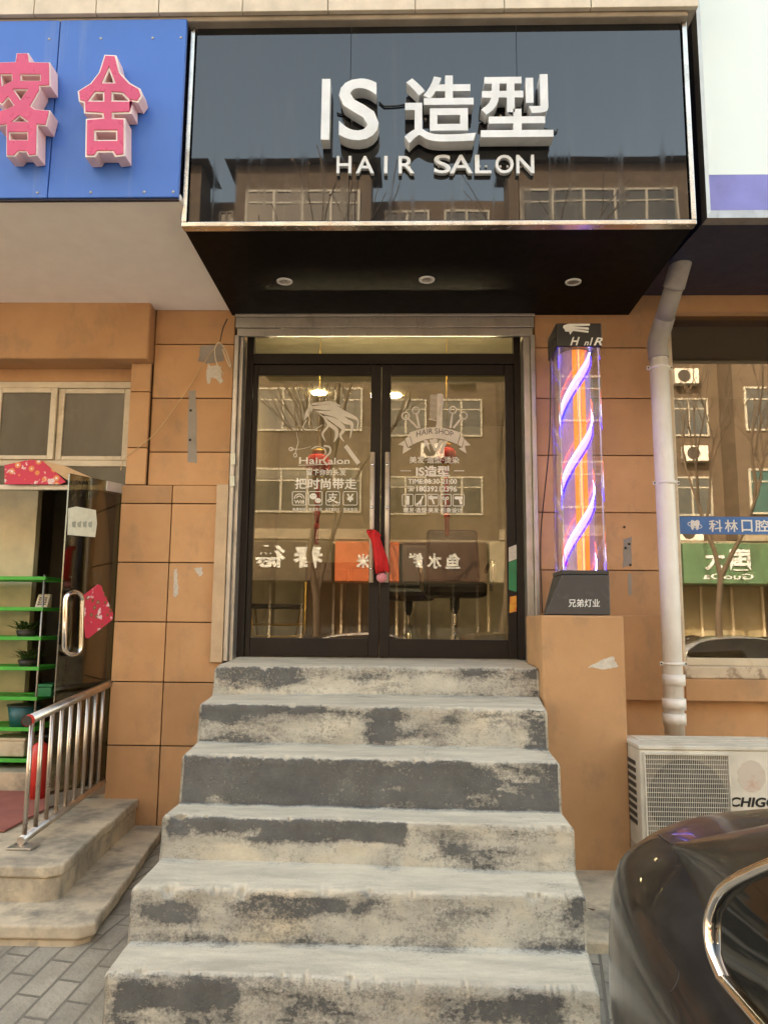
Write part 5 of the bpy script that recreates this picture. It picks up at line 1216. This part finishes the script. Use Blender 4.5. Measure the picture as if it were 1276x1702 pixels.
def copy_car(src, paint, label, loc, rz, group):
    r = src.copy(); COL.objects.link(r); r.location = loc; r.rotation_euler = (0, 0, rz); r['label'] = label; r['group'] = group
    for ch in src.children:
        c = ch.copy(); COL.objects.link(c); c.parent = r
        if ch.name.split('.')[0] in ('body', 'roof', 'wing_mirror'):
            c.data = ch.data.copy(); c.data.materials[0] = paint
        for g_ in ch.children: d = g_.copy(); COL.objects.link(d); d.parent = c
    return r
copy_car(car, carm['silver'], 'silver car across the street under the green shop sign', (8.3, -8.5, -.15), R(90), 'cars parked across the street')
copy_car(car, carm['white'], 'white car across the street, facing the salon', (-.6, -8.4, -.15), R(90), 'cars parked across the street')
copy_car(car, carm['blue'], 'dark blue car across the street at the end of the row', (11.5, -8.5, -.15), R(90), 'cars parked across the street')
copy_car(car, carm['silver'], 'silver car parked across the street in front of the dark shop sign', (-6.5, -8.5, -.15), R(-90), 'cars parked across the street')

# ------------------------------------------------------------------ the other side of the street (seen as reflections)
YO = -15.0
O = thing('apartment_building', 'brown brick apartment block with bays and shops across the street', 'building', (0, YO, -.15))
MB().box(-26, 30, YO - 9, YO - 1.2, -.15, 15.6).build('wall', M['brick_opp'], O)
pale = mat('cream_band', (.30, .26, .20), .8)
tile = mat('dark_roof_tile', (.09, .075, .06), .7)
win_f = mat('white_upvc', (.42, .41, .37), .5); win_g = mat('dark_pane', (.03, .035, .04), .05, bmp=0, spec=.9, col2=(.10, .10, .09), scale=.5, rvar=.04)
teal = mat('teal_pane', (.03, .10, .10), .08, bmp=0)
bays = [(-20, -13.5), (-11, -6.6), (-5.5, -1.1), (3.3, 9.0), (11.2, 16.5), (19, 25)]
for i, (a, b) in enumerate(bays):
    MB().box(a, b, YO - 1.19, YO, 4.4, 16.2).build('bay', M['brick_opp'], O)
    MB().hexa([(a - .3, YO - 1.4, 16.2), (b + .3, YO - 1.4, 16.2), (b + .3, YO + .35, 16.2), (a - .3, YO + .35, 16.2), (a, YO - 1.4, 16.9), (b, YO - 1.4, 16.9), (b, YO - .9, 16.9), (a, YO - .9, 16.9)]).build('bay_roof', tile, O)
    MB().box(a - .1, b + .1, YO + .003, YO + .08, 4.3, 4.65).build('string_course', pale, O)
def win(x0, x1, z0, z1, y, nm, g_):
    f = MB().box(x0, x1, y, y + .06, z0, z0 + .07).box(x0, x1, y, y + .06, z1 - .07, z1)
    for k in range(nm + 1): x = x0 + (x1 - x0 - .07) * k / nm; f.box(x, x + .07, y + .001, y + .061, z0 + .07, z1 - .07)
    f.box(x0 + .07, x1 - .07, y + .002, y + .05, z0 + (z1 - z0) * .7, z0 + (z1 - z0) * .7 + .05)
    o = f.build('window', win_f, O); MB().box(x0 + .03, x1 - .03, y + .004, y + .02, z0 + .03, z1 - .03).build('pane', g_, o)
for fl in range(4):
    z = 5.2 + fl * 2.85
    for i, (a, b) in enumerate(bays):
        win(a + .35, b - .35, z, z + 1.55, YO + .002, 4 if b - a < 5 else 5, teal if (i + fl) % 3 == 1 else win_g)
    for a, b in ((-6.3, -5.8), (-.7, .8), (1.3, 2.8), (9.4, 10.8), (16.9, 18.6), (-13.1, -11.5)): win(a, b, z + .1, z + 1.5, YO - 1.198, 2, win_g)
acb = None
for i, (x, z) in enumerate(((9.9, 4.4), (10.2, 7.2), (10.0, 10.0), (1.0, 7.3), (17.6, 7.2), (2.0, 10.1))):
    if acb is None:
        acb = thing('wall_air_conditioner', 'small white air conditioner unit on the brick wall across the street', 'air conditioner', (x, YO - 1.0, z), 'air conditioners across the street')
        MB().box(x - .42, x + .42, YO - 1.19, YO - .85, z, z + .55).build('casing', M['white'], acb, bevel=.02)
        MB().tube([(x - .1, YO - .849, z + .28), (x - .1, YO - .83, z + .28)], .22, 18).build('fan_guard', M['darkgrey'], acb)
    else:
        r_ = acb.copy(); COL.objects.link(r_); r_.location = (x, YO - 1.0, z)
        for ch in acb.children: c = ch.copy(); COL.objects.link(c); c.parent = r_
# shops
def shop(x0, x1, body, m, tm, label, z0=2.85, z1=4.15, tx=None, y=YO + .75, small=None):
    T = thing('street_shop_sign', label, 'sign', ((x0 + x1) / 2, y, z0))
    MB().box(x0, x1, YO - .6, y, z0, z1).build('sign_box', m, T, bevel=.02)
    mb = MB(); n_ = len(body); tx = tx or (x0 + .15 * (x1 - x0), x1 - .15 * (x1 - x0)); sp = (tx[1] - tx[0]) / n_
    for k, ch in enumerate(body[::-1]): text(mb, ch, tx[0] + sp * (k + .1), tx[0] + sp * (k + .9), z0 + .42, z0 + .42 + min(.75, sp * .85), y + .04, .04, .03, rev=True)
    mb.build('lettering', tm, T)
    if small:
        mb = MB(); text(mb, small, tx[0], tx[1], z0 + .14, z0 + .32, y + .01, .01, .01, rev=True); mb.build('small_lettering', tm, T)
dk = mat('dark_sign', (.05, .035, .025), .5); org = mat('orange_sign', (.50, .11, .03), .5); grn = mat('green_sign', (.085, .18, .10), .5); brn = mat('brown_sign', (.075, .04, .028), .5); pl2 = mat('cream_sign', (.36, .33, .25), .6)
shop(-5.9, -2.35, '春德', dk, M['letter_white'], 'dark shop sign with two large pale characters across the street', tx=(-5.0, -2.5))
shop(-2.25, -.15, '小米', org, M['letter_white'], 'orange shop sign with two white characters across the street', tx=(-1.6, -.5))
shop(-.05, 2.7, '鱼水鲜', brn, M['letter_white'], 'brown shop sign with pale characters across the street', tx=(0.1, 1.9))
shop(2.8, 5.6, '烤肉', pl2, M['red_plastic'], 'cream shop sign with red characters across the street')
shop(5.7, 8.9, '超市', brn, M['letter_white'], 'brown supermarket sign with pale characters across the street')
shop(9.0, 12.4, '国大', grn, M['letter_white'], 'green pharmacy sign with white characters across the street', tx=(9.6, 11.2), small='GuoDa')
shop(12.5, 15.8, '药房', pl2, M['green'], 'cream pharmacy sign with green characters across the street')
shop(-10.5, -6.0, '便民店', grn, M['letter_white'], 'long green shop sign next to the dark sign across the street')
for i, (a, b) in enumerate(((-10.4, -6.1), (-5.8, -2.4), (-2.2, -.2), (0, 2.6), (2.9, 5.5), (5.8, 8.8), (9.1, 12.3), (12.6, 15.7))):
    f = MB()
    for k in range(4): x = a + (b - a - .08) * k / 3; f.box(x, x + .08, YO - 1.15, YO - 1.0, -.15, 2.84)
    f.box(a, b, YO - 1.15, YO - 1.0, -.149, .3)
    o = f.build('shopfront', M['alu'] if i % 2 else M['white_frame'], O)
    MB().box(a + .02, b - .02, YO - 1.1, YO - 1.08, .3, 2.84).build('pane', win_g if i != 6 else mat('yellow_poster', (.25, .20, .10), .6, col2=(.34, .30, .21), scale=3), o)
MB().box(-26, 30, YO - 1.2, YO + .0, 4.16, 4.299).build('canopy', pale, O)
struct(MB().box(-40, 40, YO - 1.19, -10.3, -.14, -.02).build('pavement', M['paver']))
# bare trees
bark = mat('grey_bark', (.10, .075, .055), .9, bmp=.6, bscale=30); dry = mat('dry_leaf', (.14, .08, .03), .8)
def tree(x, y, h, seed, label):
    rnd = random.Random(seed); T = thing('bare_tree', label, 'tree', (x, y, -.1), 'bare street trees')
    tr = MB(); br = MB(); lv = MB()
    def grow(p, d, l, r, depth, mb):
        pts = [p]; q_ = p
        for k in range(3): d = (d + Vector((rnd.uniform(-.16, .16), rnd.uniform(-.16, .16), rnd.uniform(0, .10)))).normalized(); q_ = q_ + d * l / 3; pts.append(q_)
        mb.tube(pts, [r, r * .88, r * .76, r * .66], 7 if depth < 2 else 4, False)
        if depth >= 5:
            if rnd.random() < .35:
                s_ = .035; u = Vector((rnd.uniform(-1, 1), rnd.uniform(-1, 1), rnd.uniform(-1, 0))).normalized() * s_ * 2; w_ = u.cross(Vector((.3, .5, 1))).normalized() * s_
                lv.add([q_, q_ + u * .6 + w_, q_ + u * 1.3, q_ + u * .6 - w_], [(0, 1, 2, 3)])
            return
        for k in range(3 if depth in (1, 2) else 2 + (rnd.random() < .35)):
            a = rnd.uniform(0, 6.28); sp = rnd.uniform(.28, .62); ax = Vector((math.cos(a), math.sin(a), 0)); nd = (d + ax * sp + Vector((0, 0, .12))).normalized()
            grow(pts[-1] if k < 2 else pts[2], nd, l * rnd.uniform(.66, .85), r * .62, depth + 1, br)
    grow(Vector((x, y, -.15)), Vector((.02, 0, 1)), h * .27, h * .0098, 0, tr)
    tr.build('trunk', bark, T); br.build('branches', bark, T); lv.build('leaves', dry, T)
tree(-2.2, -9.6, 13, 3, 'bare tree with thin branches across the street, in front of the dark sign')
tree(2.4, -9.4, 12.5, 5, 'bare forked tree across the street, in front of the cream sign')
tree(8.2, -9.7, 11, 8, 'bare bushy tree across the street, beside the green sign')
